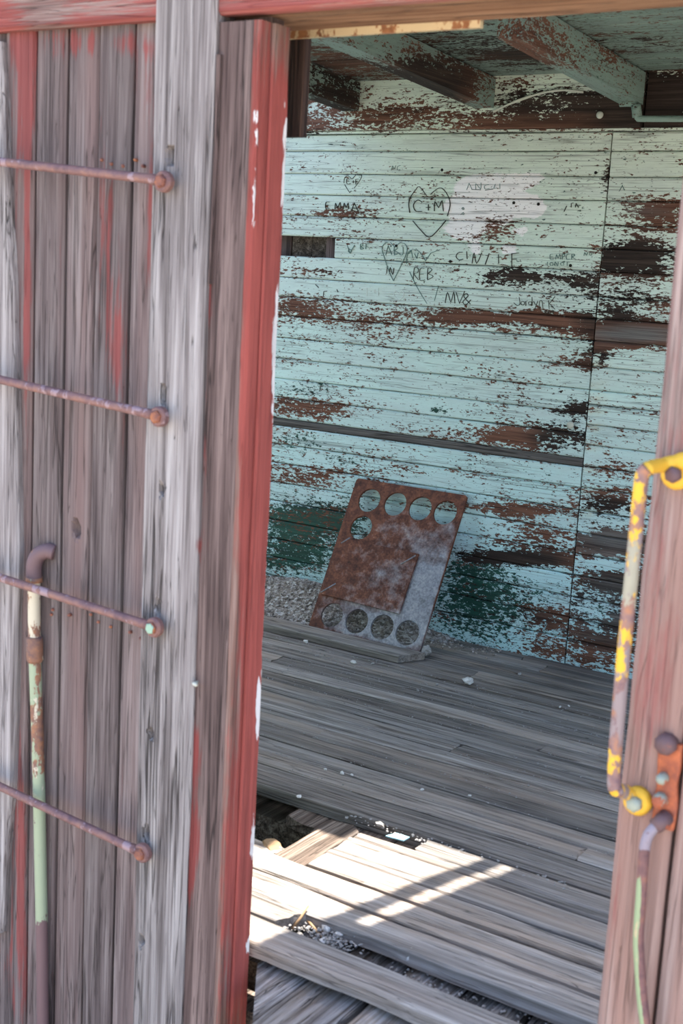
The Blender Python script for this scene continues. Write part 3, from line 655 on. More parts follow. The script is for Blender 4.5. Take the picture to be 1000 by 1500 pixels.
# left rail, warped, seen only at its right-hand edge
LE = [(9, 62), (17, 230), (25, 400), (31, 600), (34, 800), (30, 960), (25, 1140), (16, 1260), (9, 1364)]
LP = sorted([(onY(x, y, 1.868).z, onY(x, y, 1.868).x) for x, y in LE])
def lerp_tab(tab, t):
    if t <= tab[0][0]: return tab[0][1]
    for (a, b), (c, d) in zip(tab, tab[1:]):
        if t <= c: return b+(d-b)*(t-a)/(c-a)
    return tab[-1][1]
zb_, zt_ = LP[0][0], LP[-1][0]; xL = -1.95
plank('rail', lad, 'greywood', (xL, 1.852, zb_), Z, -X, zt_-zb_, .24, .018, 120, 12, disp=lambda u, v: .003*nz(u*1.1, v*35)+.002*nz(u*2, v*80), e0=lambda u: xL-lerp_tab(LP, zb_+u)+.002*nz(u*12), wear=lambda P, vf: (.02, 0, .10), bev=.006)
RUNGS = [((0, 237), (238, 264)), ((0, 556), (231, 609)), ((0, 846), (224, 918)), ((0, 1152), (207, 1249))]
for (a, b) in RUNGS:
    YR = 1.818
    P1 = onY(b[0], b[1], YR); P0 = onY(a[0], a[1], YR); P0 = P0+(P0-P1).normalized()*.10
    mid = [P0.lerp(P1, t) for t in [i/14 for i in range(15)]]
    mid[-1] = P1+Vector((-.012, .002, 0))
    rg = tube('rung', 'iron', mid, [.0088]*13+[.0092, .0105], lad, 12, wear=lambda P: (.35+.3*nz(P.x*20, P.z*9), 0, 0))
    # forged eye and bolt
    for C, sgn in ((P1, 1), (P0, -1)):
        C = C+Vector((0, .004, -.002)); ring = []
        vs_, fs = [], []
        n_ = 16
        for k in range(n_):
            an = 2*math.pi*k/n_
            for (rr, yy) in ((.0195, .006), (.0195, -.004), (.0165, -.008), (.009, -.008), (.009, .006)):
                q = 1+.06*nz(k*1.3, C.z*9)
                vs_.append(C+Vector((math.cos(an)*rr*q, yy, math.sin(an)*rr*q)))
        for k in range(n_):
            l = (k+1) % n_
            for j in range(5): fs.append((k*5+j, k*5+(j+1) % 5, l*5+(j+1) % 5, l*5+j))
        mesh_obj('rung_eye', vs_, fs, 'iron', rg, C, {'wear': [(.25, 0, 0)]*len(vs_)})
        vs_, fs = [], []
        for k in range(6):
            an = 2*math.pi*k/6+.3
            for (rr, yy) in ((.0125, .0), (.0125, -.012), (.0095, -.0155)):
                vs_.append(C+Vector((math.cos(an)*rr, yy, math.sin(an)*rr)))
        for k in range(6):
            l = (k+1) % 6
            for j in range(2): fs.append((k*3+j, l*3+j, l*3+j+1, k*3+j+1))
        fs.append(tuple(k*3+2 for k in range(6)))
        mesh_obj('bolt', vs_, fs, 'bolt', rg, C, {'wear': [(.75 if nz(C.z*7) > -.1 else .2, 0, 0) if i % 3 == 2 else (.2, 0, 0) for i in range(len(vs_))]})

# ---- upright pipe behind the rungs, with elbow and coupling
YP = 1.853
def pp(x, y, Yp=YP): return onY(x, y, Yp)
pipe = empty('stand_pipe', pp(62, 1520), label='upright iron pipe in flaking pale green paint, against the plank siding', cat='pipe')
def pipe_w(P):
    y = proj(P)[1]
    g = .75*cl((y-1120)/120)*cl((1370-y)/20)+.30*cl((y-930)/60)*cl((1200-y)/60); w = .55*cl((1000-y)/60)*cl((y-840)/10)+.3*cl((y-960)/60)*cl((1240-y)/60); d = 1.0*cl((y-1345)/25)+.25
    return (cl(g+.24+.3*nz(P.z*9, 5)), cl(w-.02+.3*nz(P.z*8)), cl(d))
ps = [pp(x, y) for x, y in ((50, 842), (50, 900), (51, 960), (54, 1050), (57, 1150), (59, 1250), (61, 1350), (62, 1430), (63, 1530))]
tube('pipe_body', 'pipe', smooth_path(ps, 6), .0132, pipe, 16, wear=pipe_w)
tube('coupling', 'pipe', [pp(50.5, 932), pp(50.5, 935), pp(51, 966), pp(51, 970)], [.0145, .0175, .0175, .0145], pipe, 16, wear=lambda P: (.2, .3, .2))
e0_ = pp(50, 848)
el = smooth_path([e0_, e0_+Vector((0, 0, .030)), e0_+Vector((.008, .004, .052)), e0_+Vector((.026, .012, .062)), e0_+Vector((.040, .018, .060))], 5)
tube('elbow', 'pipe', el, [.0165]*len(el), pipe, 16, wear=lambda P: (.05, .08, .72))
tube('elbow_lip', 'pipe', [e0_+Vector((0, 0, -.006)), e0_+Vector((0, 0, .004))], .0178, pipe, 16, wear=lambda P: (.3, .2, .3))

# ---- small nails on the siding
NAILS = [(149, 234), (163, 240), (180, 243), (198, 234), (209, 243), (77, 893), (101, 901), (133, 900), (144, 911), (162, 918), (180, 908), (190, 926), (206, 935), (75, 900)]
for k, (x, y) in enumerate(NAILS):
    c = onY(x, y, DS-.003)
    nl = tube('nail_head', 'bolt', [c+Vector((0, .012, 0)), c+Vector((0, 0, 0)), c+Vector((0, -.003, 0))], [.0028, .0036, .0022], wall_front, 8)
cn = onY(287, 1000, DF-.002); tube('bent_nail', 'knob', [cn+Vector((0, .02, 0)), cn+Vector((0, -.008, 0)), cn+Vector((.012, -.014, .002))], [.003, .003, .004], wall_front, 8)

# ---- grab iron on the right-hand post
YG = 1.775
gh = empty('grab_iron', onY(899, 1160, YG), label='yellow-painted iron grab handle bolted to the weathered door post', cat='handle')
def yel_w(P):
    x, y = proj(P); side = (.72 if P.x < onY(x, y, P.y).x+1 else 0)
    band = .45+.9*nz(P.z*16, 3)+.2*nz(P.z*40)
    return (cl(band+(.3 if y < 700 else 0)), cl(.45+.4*nz(P.z*11, 9)), cl(.3+.5*nz(P.z*13, 14)))
gb = [onY(x, y, YG) for x, y in ((948, 686), (941, 694), (938, 712), (933, 760), (926, 830), (919, 900), (912, 970), (906, 1040), (901, 1100), (899, 1145), (901, 1156))]
tube('handle_bar', 'yellow', smooth_path(gb, 5), .0105, gh, 14, wear=yel_w)
tf = [onY(946, 688, YG), onY(955, 684, YG+.02), onY(972, 681, DF-.022), onY(990, 678, DF-.012), onY(1012, 674, DF-.010)]
tube('upper_foot', 'yellow', smooth_path(tf, 4), [.0105]*9+[.012]*4+[.014]*4, gh, 12, wear=lambda P: (.95, .1, 0))
c = onY(990, 694, DF-.010)
tube('foot_pad', 'yellow', [c+Vector((0, .012, 0)), c+Vector((0, .0, 0)), c+Vector((0, -.006, 0))], [.024, .024, .018], gh, 16, wear=lambda P: (.75, .3, 0))
tube('bolt', 'latch', [c+Vector((0, -.004, 0)), c+Vector((0, -.018, 0)), c+Vector((0, -.022, 0))], [.0125, .0125, .008], gh, 6, wear=lambda P: (.7, .1, 0))
lf = [onY(901, 1156, YG), onY(908, 1158, YG+.015), onY(916, 1160, DF-.025), onY(926, 1170, DF-.012)]
tube('lower_foot', 'yellow', smooth_path(lf, 4), .011, gh, 12, wear=lambda P: (.55, .5, .2))
c = onY(933, 1174, DF-.008)
tube('foot_pad', 'yellow', [c+Vector((0, .010, 0)), c+Vector((0, -.002, 0)), c+Vector((0, -.008, 0))], [.0225, .0225, .016], gh, 16, wear=lambda P: (.9, .1, 0))
tube('bolt', 'latch', [c+Vector((0, -.004, 0)), c+Vector((0, -.018, 0)), c+Vector((0, -.022, 0))], [.0125, .0125, .008], gh, 6, wear=lambda P: (.25, .65, 0))

# ---- rusted strap plate and the bent pipe below it
lt = empty('latch_plate', onY(973, 1215, DF), label='orange-rusted strap plate bolted to the door post above a bent pipe', cat='latch')
a_, b_ = onY(962, 1084, DF-.006), onY(968, 1214, DF-.006)
pw = .034
plank('strap', lt, 'latch', (a_.x+pw+.004, DF-.004, b_.z), Z, -X, a_.z-b_.z, pw, .010, 30, 4, disp=lambda u, v: .002*nz(u*30, v*60), e0=lambda u: .004*nz(u*25), e1=lambda u: .004*nz(u*25, 6), wear=lambda P, vf: (.1, .1, 0), bev=.002)
for (x, y, r, w) in ((975, 1090, .017, .8), (966, 1172, .012, .2), (970, 1140, .009, .05)):
    c = onY(x, y, DF-.010); tube('bolt', 'latch', [c+Vector((0, .012, 0)), c+Vector((0, -.006, 0)), c+Vector((0, -.013, 0))], [r, r, r*.6], lt, 8, wear=lambda P, w=w: (w, .7-w if w < .5 else .1, 0))
bp = empty('bent_pipe', onY(944, 1520, DF-.03), label='thin bent pipe with peeling green paint beside the door post', cat='pipe')
def bp_w(P):
    y = proj(P)[1]; sd = .55 if P.x < lerp_tab(BPT, P.z)+.0005 else -.25
    return (cl(.28+sd*cl((y-1270)/40)+.25*nz(P.z*14)), cl(.15+.3*nz(P.z*9, 4)+sd*.3), cl(.55*cl((1260-y)/20)+.15))
M['bpipe'] = rusty('green_flaked_pipe', ((146, 162, 126), (182, 170, 136), (140, 132, 144)), base=(120, 88, 86), orange=(150, 104, 84), darkc=(86, 64, 70), scale=.8)
bpp = [onY(968, 1204, DF-.014), onY(958, 1212, DF-.022), onY(948, 1226, DF-.026), onY(943, 1250, DF-.026), onY(939, 1310, DF-.026), onY(935, 1370, DF-.026), onY(937, 1420, DF-.026), onY(941, 1470, DF-.026), onY(948, 1520, DF-.026)]
BPT = sorted((p.z, p.x) for p in bpp)
tube('pipe_body', 'bpipe', smooth_path(bpp, 6), .0085, bp, 12, wear=bp_w)
tube('pipe_end', 'latch', [bpp[0]+Vector((.004, .012, .006)), bpp[0]+Vector((0, 0, 0)), bpp[1]], [.013, .013, .0115], bp, 12, wear=lambda P: (.75, 0, 0))

# ---- dark strap hanging inside the doorway head
hp = onY(436, 200, 2.07); ht = onY(440, 40, 2.07)
hs = empty('hanging_strap', (hp.x, 2.07, hp.z), label='dark brown board end hanging inside the top corner of the doorway', cat='board')
plank('board', hs, 'darkwood', (onY(444, 120, 2.07).x, 2.07, hp.z), Z, -X, .24, .045, .02, 8, 2)

# ================================================================== THINGS INSIDE
# ---- pipe with elbow under the ceiling on the right
cp = empty('ceiling_pipe', onY(935, 158, 4.13), label='pale painted pipe with an elbow under the ceiling beams', cat='pipe')
cpp = [onY(x, y, 4.13) for x, y in ((908, 152), (925, 152), (931, 156), (932, 166), (934, 173), (942, 174), (1000, 174), (1080, 174), (1200, 176))]
tube('pipe_body', 'ceilpaint', smooth_path(cpp, 5), .010, cp, 12, wear=lambda P: (.25, .6, .05))
tube('elbow', 'ceilpaint', [onY(x, y, 4.128) for x, y in ((931, 154), (932, 162), (933, 171))], [.016, .0155, .016], cp, 12, wear=lambda P: (.25, .6, .05))
def knob(name, x, y, Yk, r, label):
    c = onY(x, y, Yk); vs_, fs = [], []; n_ = 14
    prof = [(.5, .0), (.5, -.6), (1, -.7), (1.0, -1.0), (.8, -1.3), (.4, -1.45)]
    for k in range(n_):
        an = 2*math.pi*k/n_
        for (rr, yy) in prof: vs_.append(c+Vector((math.cos(an)*rr*r, yy*r, math.sin(an)*rr*r)))
    m = len(prof)
    for k in range(n_):
        l = (k+1) % n_
        for j in range(m-1): fs.append((k*m+j, l*m+j, l*m+j+1, k*m+j+1))
    fs.append(tuple(k*m+m-1 for k in range(n_)))
    return mesh_obj(name, vs_, fs, 'knob', wall_back, c, None, True)
knob('wall_knob', 837, 622, WB-.001, .013, 'pale round knob on the flaking boards near the butt joint')
knob('wall_knob', 880, 169, WB-.03, .012, 'pale round knob on the dark top plate under the ceiling')
arc = [onY(x, y, WB-.034) for x, y in ((722, 164), (740, 155), (765, 145), (795, 136), (825, 132), (854, 135))]
tag(tube('paint_curl', 'knob', smooth_path(arc, 5), [.004+.004*abs(nz(i*.7)) for i in range(26)], None, 8, flat=.6), 'pale curl of peeled paint hanging on the dark top plate', 'paint flake')
# nails and dark nail holes on the boards
for (x, y) in ((788, 299), (647, 249), (872, 253), (580, 360), (835, 389), (659, 383), (840, 407), (752, 297)):
    c = onY(x, y, WB-.001); tube('nail_head', 'void', [c+Vector((0, .012, 0)), c, c+Vector((0, -.002, 0))], [.005, .0055, .004], wall_back, 8)

# ---- scratched names and hearts on the wall, strokes drawn in crop pixels
def strokes(name, mat, ox, oy, sc, L, w=.0016, parent=wall_back):
    vs_, fs = [], []
    for st in L:
        P = [onY(ox+x*sc, oy+y*sc, WB-.0022) for x, y in st]
        if len(P) > 3: P = smooth_path(P, 3)
        for i, p in enumerate(P):
            t = (P[min(i+1, len(P)-1)]-P[max(i-1, 0)]).normalized(); s = Vector((-t.z, 0, t.x))*w*.72*(.6+.8*abs(nz(i*.9, p.x*30)))
            vs_ += [p+s, p-s, p+s+Vector((0, .004, 0)), p-s+Vector((0, .004, 0))]
            if i and (len(P) < 20 or nz(i*2.7, p.x*60, p.z*60) > -.36):
                b = len(vs_)-4; a = b-4
                fs += [(a, a+1, b+1, b), (a+2, a, b, b+2), (a+1, a+3, b+3, b+1)]
    return mesh_obj(name, vs_, fs, mat, parent)
def circ(cx, cy, rx, ry=None, a0=0, a1=360, n=10):
    ry = ry or rx; return [(cx+rx*math.cos(math.radians(a0+(a1-a0)*i/n)), cy+ry*math.sin(math.radians(a0+(a1-a0)*i/n))) for i in range(n+1)]
A7 = (400, 220, .3)
strokes('scratched_heart', 'scratch', *A7, [[(372, 207), (348, 168), (345, 150), (350, 132), (366, 126), (384, 140), (402, 122), (425, 120), (430, 132), (405, 172), (372, 207)], [(375, 140), (358, 142), (360, 165), (378, 162)], [(359, 153), (372, 151)], [(384, 155), (396, 153)], [(390, 147), (390, 161)], [(402, 168), (402, 142), (416, 140)], [(402, 153), (412, 151)]])
strokes('scratched_name', 'scratch', *A7, [[(275, 253), (256, 255), (255, 285), (274, 284)], [(256, 269), (270, 268)], [(300, 289), (303, 258), (313, 280), (325, 255), (328, 287)], [(340, 289), (345, 258), (354, 280), (364, 258), (367, 288)], [(380, 297), (394, 257), (414, 299)], [(386, 283), (407, 283)]])
strokes('scratched_initials', 'scratch', *A7, [[(665, 305), (660, 262), (668, 230), (690, 200), (712, 178), (748, 222)], [(768, 215), (795, 192), (822, 185), (852, 222), (862, 268), (848, 322)], [(680, 345), (720, 392), (760, 425), (802, 390), (842, 342)], [(726, 255), (706, 243), (688, 256), (683, 276), (696, 298), (726, 298)], [(744, 280), (768, 278)], [(756, 264), (756, 294)], [(785, 297), (788, 250), (806, 280), (822, 246), (829, 298)]], .0020)
strokes('scratched_letters', 'pencil', *A7, [[(360, 465), (373, 503), (396, 462)], circ(373, 492, 8), [(425, 484), (425, 458), (438, 462), (427, 470), (440, 480), (425, 484)], [(450, 482), (452, 458), (466, 456)], [(451, 470), (462, 468)]], .0014)
strokes('scratched_heart', 'pencil', *A7, [[(585, 638), (560, 580), (540, 520), (530, 482), (542, 456), (570, 450), (592, 472), (616, 453), (644, 460), (652, 492), (630, 548), (585, 638)], [(548, 512), (560, 466), (577, 510)], [(554, 494), (572, 493)], [(590, 512), (590, 470), (606, 478), (592, 490), (610, 502), (590, 512)], [(632, 470), (632, 506), (620, 512), (614, 502)]], .0015)
strokes('scratched_heart', 'pencil', *A7, [[(742, 540), (716, 500), (690, 486), (662, 494), (650, 530), (655, 570), (690, 648), (722, 705), (750, 750)], [(742, 540), (768, 502), (812, 486)], [(805, 665), (786, 735)], [(660, 505), (672, 490), (680, 525)], [(688, 505), (700, 530), (706, 500)]], .0015)
strokes('scratched_initials', 'scratch', *A7, [[(682, 632), (688, 575), (706, 578), (704, 598), (686, 604), (708, 634)], [(738, 578), (716, 580), (714, 634), (740, 632)], [(715, 606), (734, 604)], [(752, 634), (754, 576), (774, 584), (756, 602), (780, 616), (752, 634)], [(552, 602), (556, 566)], [(566, 606), (570, 572), (582, 608), (588, 575)]], .0013)
strokes('chalk_initials', 'chalk', *A7, [[(432, 673), (482, 671)], [(456, 672), (456, 712)], [(486, 690), (504, 689)], [(495, 680), (495, 699)], [(538, 670), (512, 672), (512, 712)], [(512, 690), (530, 689)], [(556, 698), (574, 697)], [(612, 733), (592, 712), (588, 696), (600, 688), (612, 702), (626, 684), (637, 696), (632, 716), (612, 733)]], .0018)
strokes('scratched_initials', 'scratch', *A7, [[(838, 746), (850, 694), (866, 742), (880, 692), (886, 748)], [(892, 694), (908, 748), (934, 688)], [(962, 752), (930, 715), (940, 700), (950, 712), (925, 740), (940, 754), (964, 730)], [(205, 655), (222, 672)], [(246, 690), (244, 712)], [(246, 690), (264, 688)], [(310, 680), (316, 694)]], .0023)
strokes('scratched_letters', 'pencil', *A7, [[(578, 96), (582, 76), (590, 92), (598, 74)], [(622, 74), (606, 80), (606, 96), (620, 94)], circ(925, 285, 5), circ(925, 310, 5)], .0014)
A8 = (620, 230, .3)
strokes('scratched_letters', 'scratch', *A8, [[(192, 464), (168, 468), (158, 486), (172, 502), (194, 498)], [(210, 460), (212, 498)], [(236, 520), (246, 468), (258, 520), (284, 466)], [(320, 470), (300, 525)], [(365, 475), (366, 520)], [(356, 490), (380, 488)], [(430, 470), (430, 535)], [(430, 472), (466, 468)], [(430, 500), (456, 498)]], .0017)
strokes('scratched_name', 'scratch', *A8, [[(466, 684), (470, 715), (458, 726), (440, 712)], circ(484, 714, 9), [(499, 727), (499, 704), (509, 702)], circ(520, 714, 8), [(529, 684), (530, 726)], [(537, 704), (546, 722)], [(558, 702), (540, 748)], [(564, 744), (566, 706), (578, 704), (583, 744)], [(610, 700), (613, 742)], [(642, 680), (614, 716), (642, 744)], [(590, 752), (600, 748), (592, 764), (604, 762)], circ(611, 757, 4, 7), [(621, 750), (621, 764)], circ(630, 753, 4), [(634, 754), (632, 766)]], .0018)
strokes('pencilled_name', 'pencil', *A8, [[(634, 474), (618, 476), (618, 500), (636, 498)], [(618, 488), (630, 486)], [(644, 500), (648, 476), (656, 494), (664, 474), (668, 500)], [(676, 500), (678, 474), (690, 480), (678, 490)], [(712, 474), (698, 478), (698, 500), (714, 498)], [(722, 500), (724, 474), (738, 480), (726, 488), (742, 500)], [(604, 512), (604, 532)], circ(624, 522, 8), [(640, 532), (642, 512), (654, 532), (656, 512)], circ(676, 522, 8), [(700, 532), (700, 512), (714, 514)], [(782, 482), (786, 466), (794, 480), (800, 464)], circ(815, 474, 6)], .0013)
strokes('scratched_letters', 'scratch', *A8, [[(685, 266), (698, 238)], [(720, 246), (720, 226), (732, 224)], [(740, 246), (744, 226), (756, 246)], [(738, 238), (768, 236)], [(234, 158), (280, 160)], [(300, 162), (340, 156)]], .0016)
strokes('scratched_letters', 'pencil', *A8, [[(210, 160), (222, 128), (236, 158)], [(255, 158), (255, 130), (278, 156), (280, 126)], [(320, 134), (298, 140), (300, 156), (322, 154)], [(372, 156), (372, 130)], [(956, 165), (970, 138), (980, 164)], [(350, 132), (342, 154), (360, 150)]], .0013)

# ---- rusted stove top leaning on the far wall
n = NT('rusted_stove_iron'); po = n.pos(); a = n.noise(n.sc(po, (26,)*3), 1, 8, .68); b = n.noise(n.sc(po, (8, 8, 8), 2.0), 1, 6, .62); c_ = n.noise(n.sc(po, (120,)*3, 5.0), 1, 4, .6)
sx = n.node('ShaderNodeSeparateXYZ'); n.t.links.new(n.pos(True), sx.inputs[0])
rust = n.ramp(n.math('ADD', n.math('MULTIPLY', a, .7), n.math('MULTIPLY', c_, .3)), [(.34, lin((56, 35, 30))), (.48, lin((98, 59, 44))), (.60, lin((132, 82, 60))), (.72, lin((172, 134, 108)))])
steel = n.ramp(n.math('ADD', n.math('MULTIPLY', a, .5), n.math('MULTIPLY', c_, .5)), [(.32, lin((92, 90, 92))), (.5, lin((134, 134, 140))), (.68, lin((172, 168, 165)))])
R_, G_, B_ = n.attr('wear')
k_ = n.step(n.math('ADD', n.math('ADD', R_, n.math('MULTIPLY', n.math('SUBTRACT', b, .5), 1.2)), n.math('MULTIPLY', n.math('SUBTRACT', a, .5), .9)), .30, .72, 0, 1)
M['stove'] = n.done(n.mix(k_, rust, steel), n.step(k_, 0, 1, .78, .5), a, .0012, .6, n.step(k_, 0, 1, .1, .35), spec=.4)
PO = Vector((-2.632, 3.905, .008)); PU = X.copy(); PT = Vector((-2.632, WB-.012, .546)); PV = (PT-PO).normalized(); PN = PU.cross(PV)   # PN points at us
if PN.y > 0: PN = -PN
PWID, PHEI = .482, (PT-PO).length
def on_plate(x, y):
    d = ray(x, y); t = (PO-EYE).dot(PN)/d.dot(PN); q = EYE+d*t-PO; return q.dot(PU), q.dot(PV)
HO = [on_plate(x, y) for x, y in ((542, 734), (580, 739.5), (616.5, 746), (653, 752), (530, 774), (487.5, 902), (524, 911), (561, 919.5), (598, 928))]
stove = empty('stove_top', PO+PU*PWID/2, label='rusted iron stove top with nine round holes leaning on the mint wall', cat='stove top')
SL = [(570, 775, 26, 18, .3, 0), (600, 880, 60, 50, .7, 0), (640, 850, 40, 90, .6, 0), (560, 930, 80, 30, .55, 0), (500, 900, 50, 30, .35, 0), (660, 790, 20, 30, .2, 0), (600, 715, 100, 18, -.3, 0), (640, 790, 20, 40, -.1, 0)]
def stove_w(P): return (cl(.10+blob(*proj(P), SL)[0]), 0, 0)
def plate_mesh(name, outline, holes, w0, w1, parent, wearf, inset=.0):
    bm = bmesh.new(); edges = []
    def loop(pts):
        vv = [bm.verts.new(PO+PU*u+PV*v+PN*w1) for u, v in pts]
        for i in range(len(vv)): edges.append(bm.edges.new((vv[i], vv[(i+1) % len(vv)])))
    loop(outline)
    for (cx, cy, r) in holes: loop([(cx+r*math.cos(2*math.pi*i/36), cy+r*math.sin(2*math.pi*i/36)) for i in range(36)])
    bmesh.ops.triangle_fill(bm, use_beauty=True, use_dissolve=False, edges=edges)
    bmesh.ops.subdivide_edges(bm, edges=[e for e in bm.edges if not e.is_boundary], cuts=2)
    bmesh.ops.triangulate(bm, faces=bm.faces[:])
    for f in bm.faces:
        f.normal_update()
        if f.normal.dot(PN) < 0: f.normal_flip()
    g = bmesh.ops.extrude_face_region(bm, geom=bm.faces[:])
    nv = [v for v in g['geom'] if isinstance(v, bmesh.types.BMVert)]
    old = [v for v in bm.verts if v not in set(nv)]
    for v in old: v.co += PN*(w0-w1)
    bm.normal_update(); bmesh.ops.recalc_face_normals(bm, faces=bm.faces[:])
    bm.verts.ensure_lookup_table(); bm.verts.index_update()
    vs_ = [v.co.copy() for v in bm.verts]; fs = [tuple(v.index for v in f.verts) for f in bm.faces]; bm.free()
    return mesh_obj(name, vs_, fs, 'stove', parent, None, {'wear': [wearf(p) for p in vs_]})
rc = .012; out = []
for (cx, cy, a0) in ((PWID-rc, rc, -90), (PWID-rc, PHEI-rc, 0), (rc, PHEI-rc, 90), (rc, rc, 180)):
    out += [(cx+rc*math.cos(math.radians(a0+k*18)), cy+rc*math.sin(math.radians(a0+k*18))) for k in range(6)]
plate_mesh('plate', out, [(u, v, .047) for u, v in HO], 0, .010, stove, stove_w)
pc = [on_plate(x, y) for x, y in ((516.6, 792), (615.6, 813.6), (587, 901), (471.6, 871.5))]
pc[0] = (.012, pc[0][1]); pc[3] = (.012, pc[3][1])
PL = [(540, 815, 50, 10, .35, 0), (575, 815, 20, 16, .4, 0), (580, 890, 14, 14, .5, 0), (520, 840, 20, 14, .25, 0), (585, 850, 12, 40, .3, 0), (550, 870, 60, 20, -.2, 0)]
plate_mesh('raised_panel', [pc[3], pc[2], pc[1], pc[0]], [], .010, .019, stove, lambda P: (cl(.18+blob(*proj(P), PL)[0]), 0, 0))
for (p, q) in (((516, 790), (503, 778+20)), ((612, 816), (590, 829)), ((473, 870), (495, 857))):
    P_ = [PO+PU*u+PV*v+PN*.019 for u, v in (on_plate(*p), on_plate(*q))]
    tube('crease', 'stove', P_, .0028, stove, 6, wear=lambda P: (.8, 0, 0))

# ---- loose boards
lb = empty('loose_board', (-2.5, 3.80, .0), label='short loose board lying beside the gravel in front of the rusted stove top', cat='board')
plank('board', lb, 'floorwood', (-3.3, 3.772, .030), Vector((1, -.004, 0)), Y, 1.165, .098, .026, 24, 3, disp=lambda u, v: .002*nz(u*3, v*20), e0=lambda u: .003*nz(u*4), e1=lambda u: .003*nz(u*4, 3), end1=lambda vf: .05*(vf-.5), wear=lambda P, vf: (0, 0, .08))
lp = empty('loose_plank', (-1.2, 2.0, .0), label='long splintered plank lying across the eroded deck boards of the door sill', cat='plank')
def lp_e0(u): return .006*nz(u*4)+.004*nz(u*15, 2)+(.022 if u > .80 else 0.0)
plank('board', lp, 'floorwood', (-1.62, 1.957, .0), Vector((1, -.012, 0)), Y, 1.05, .085, .034, 60, 6, disp=lambda u, v: .004*nz(u*1.4, v*18)+.003*nz(u*3, v*60), e0=lp_e0, e1=lambda u: .006*nz(u*3, 6)-.008*max(0, (u-.7)), wear=lambda P, vf: (0, 0, .04), bev=.006)
pass

# ---- gravel heap where the floor has gone
rg_ = random.Random(3)
GX0, GX1 = -4.0, -2.02
def heap(x, y):
    t = cl((y-3.925)/.2); e = cl((-2.10-x)/.45)
    if -2.66 < x < -2.12: t *= .75
    return -.014+(.014+.085*t)*e*(1+.25*nz(x*4, y*6))
vs_, fs = [], []; nx, ny = 80, 14
for i in range(nx+1):
    for j in range(ny+1):
        x = GX0+(GX1-GX0)*i/nx; y = 3.875+(WB-.002-3.875)*j/ny
        vs_.append(Vector((x, y, heap(x, y))))
for i in range(nx):
    for j in range(ny):
        a = i*(ny+1)+j; fs.append((a, a+ny+1, a+ny+2, a+1))
for k in range(7000):
    x = rg_.uniform(GX0+.6, GX1); y = 3.875+(WB-.01-3.875)*rg_.random()
    if rg_.random() < .55: x = rg_.uniform(-3.1, -2.45)
    r = .0026+.0055*rg_.random()**2.5
    stone_mesh(vs_, fs, (x, y, heap(x, y)+r*.3), r, rg_)
for k in range(170):
    x, y = rg_.uniform(-2.3, -1.95), rg_.gauss(4.12, .04); r = .002+.005*rg_.random()**2
    if y < WB-.01: stone_mesh(vs_, fs, (x, y, .002+r*.4), r, rg_)
tag(mesh_obj('gravel', vs_, fs, 'stone', None, (-2.9, 4.0, 0)), 'heap of fine grey gravel along the foot of the mint wall', 'gravel', kind='stuff')
# crumbs along the seams and on the boards
vs_, fs = [], []
for k in range(1500):
    if k % 3: y = rg_.choice(YS[1:14])+rg_.gauss(0, .006); x = rg_.uniform(-2.7, -1.0)+rg_.choice((-.3, 0, .2))
    else: x, y = rg_.gauss(-2.25, .45), 3.75-abs(rg_.gauss(0, .25))
    r = .0012+.0022*rg_.random()**2; stone_mesh(vs_, fs, (x, y, .001+r*.3), r, rg_)
for k in range(300):
    x, y = rg_.gauss(-1.33, .045), rg_.gauss(2.09, .016); r = .0014+.0035*rg_.random()**2
    stone_mesh(vs_, fs, (x, y, -.036+r*.5+.018*rg_.random()), r, rg_)
for k in range(160):
    x, y = rg_.uniform(-1.2, -.75), rg_.gauss(2.09, .03); r = .0015+.003*rg_.random()**2
    stone_mesh(vs_, fs, (x, y, -.045+r*.4), r, rg_)
for k in range(120):
    x, y = rg_.uniform(-1.6, -1.0), 2.606+rg_.gauss(0, .006)-(.02 if k % 2 else 0); r = .002+.003*rg_.random()**2
    stone_mesh(vs_, fs, (x, y, -.004), r, rg_)
tag(mesh_obj('grit', vs_, fs, 'grey_stone', None, (-1.8, 3.0, 0)), 'loose grit and crumbs in the seams of the plank floor', 'grit', kind='stuff')
# single stones one can point at
def pebble(name, x, y, z, r, mat, label, sq=.6, group='stones on the floor boards'):
    vs_, fs = [], []; rr = random.Random(int(x*7+y))
    c = onZ(x, y, z+r*sq*.55); stone_mesh(vs_, fs, c, r, rr, sq)
    bm = bmesh.new(); vv = [bm.verts.new(v) for v in vs_]; [bm.faces.new([vv[i] for i in f]) for f in fs]
    bmesh.ops.subdivide_edges(bm, edges=bm.edges[:], cuts=2, use_grid_fill=True, smooth=.6)
    for v in bm.verts: v.co += (v.co-c).normalized()*r*.14*nz(v.co.x*140, v.co.y*140, v.co.z*140)
    bm.verts.index_update(); vs_ = [v.co.copy() for v in bm.verts]; fs = [tuple(v.index for v in f.verts) for f in bm.faces]; bm.free()
    lowest = min(v.z for v in vs_); vs_ = [v+Vector((0, 0, z-lowest-.0008)) for v in vs_]
    return tag(mesh_obj(name, vs_, fs, mat, None, c), label, 'stone', group)
pebble('pebble', 686, 999, 0, .021, 'white_stone', 'pale rounded stone alone on the bare floor boards')
pebble('pebble', 624, 958, 0, .030, 'grey_stone', 'crumpled grey lump beside the lower corner of the rusted stove top', .8)
pebble('pebble', 518, 970, 0, .013, 'white_stone', 'small pale chip on the floor in front of the loose board', .7)
pebble('pebble', 447, 941, .03, .012, 'white_stone', 'small pale chip lying on the short loose board', .5)
for (x, y, r) in ((546, 972, .007), (632, 939, .011), (645, 940, .012), (655, 938, .008), (700, 933, .016), (662, 942, .009), (612, 1012, .007), (640, 1003, .006), (761, 988, .009)):
    pebble('pebble', x, y, 0, r, 'grey_stone', 'small grey stone on the boards near the foot of the mint wall')
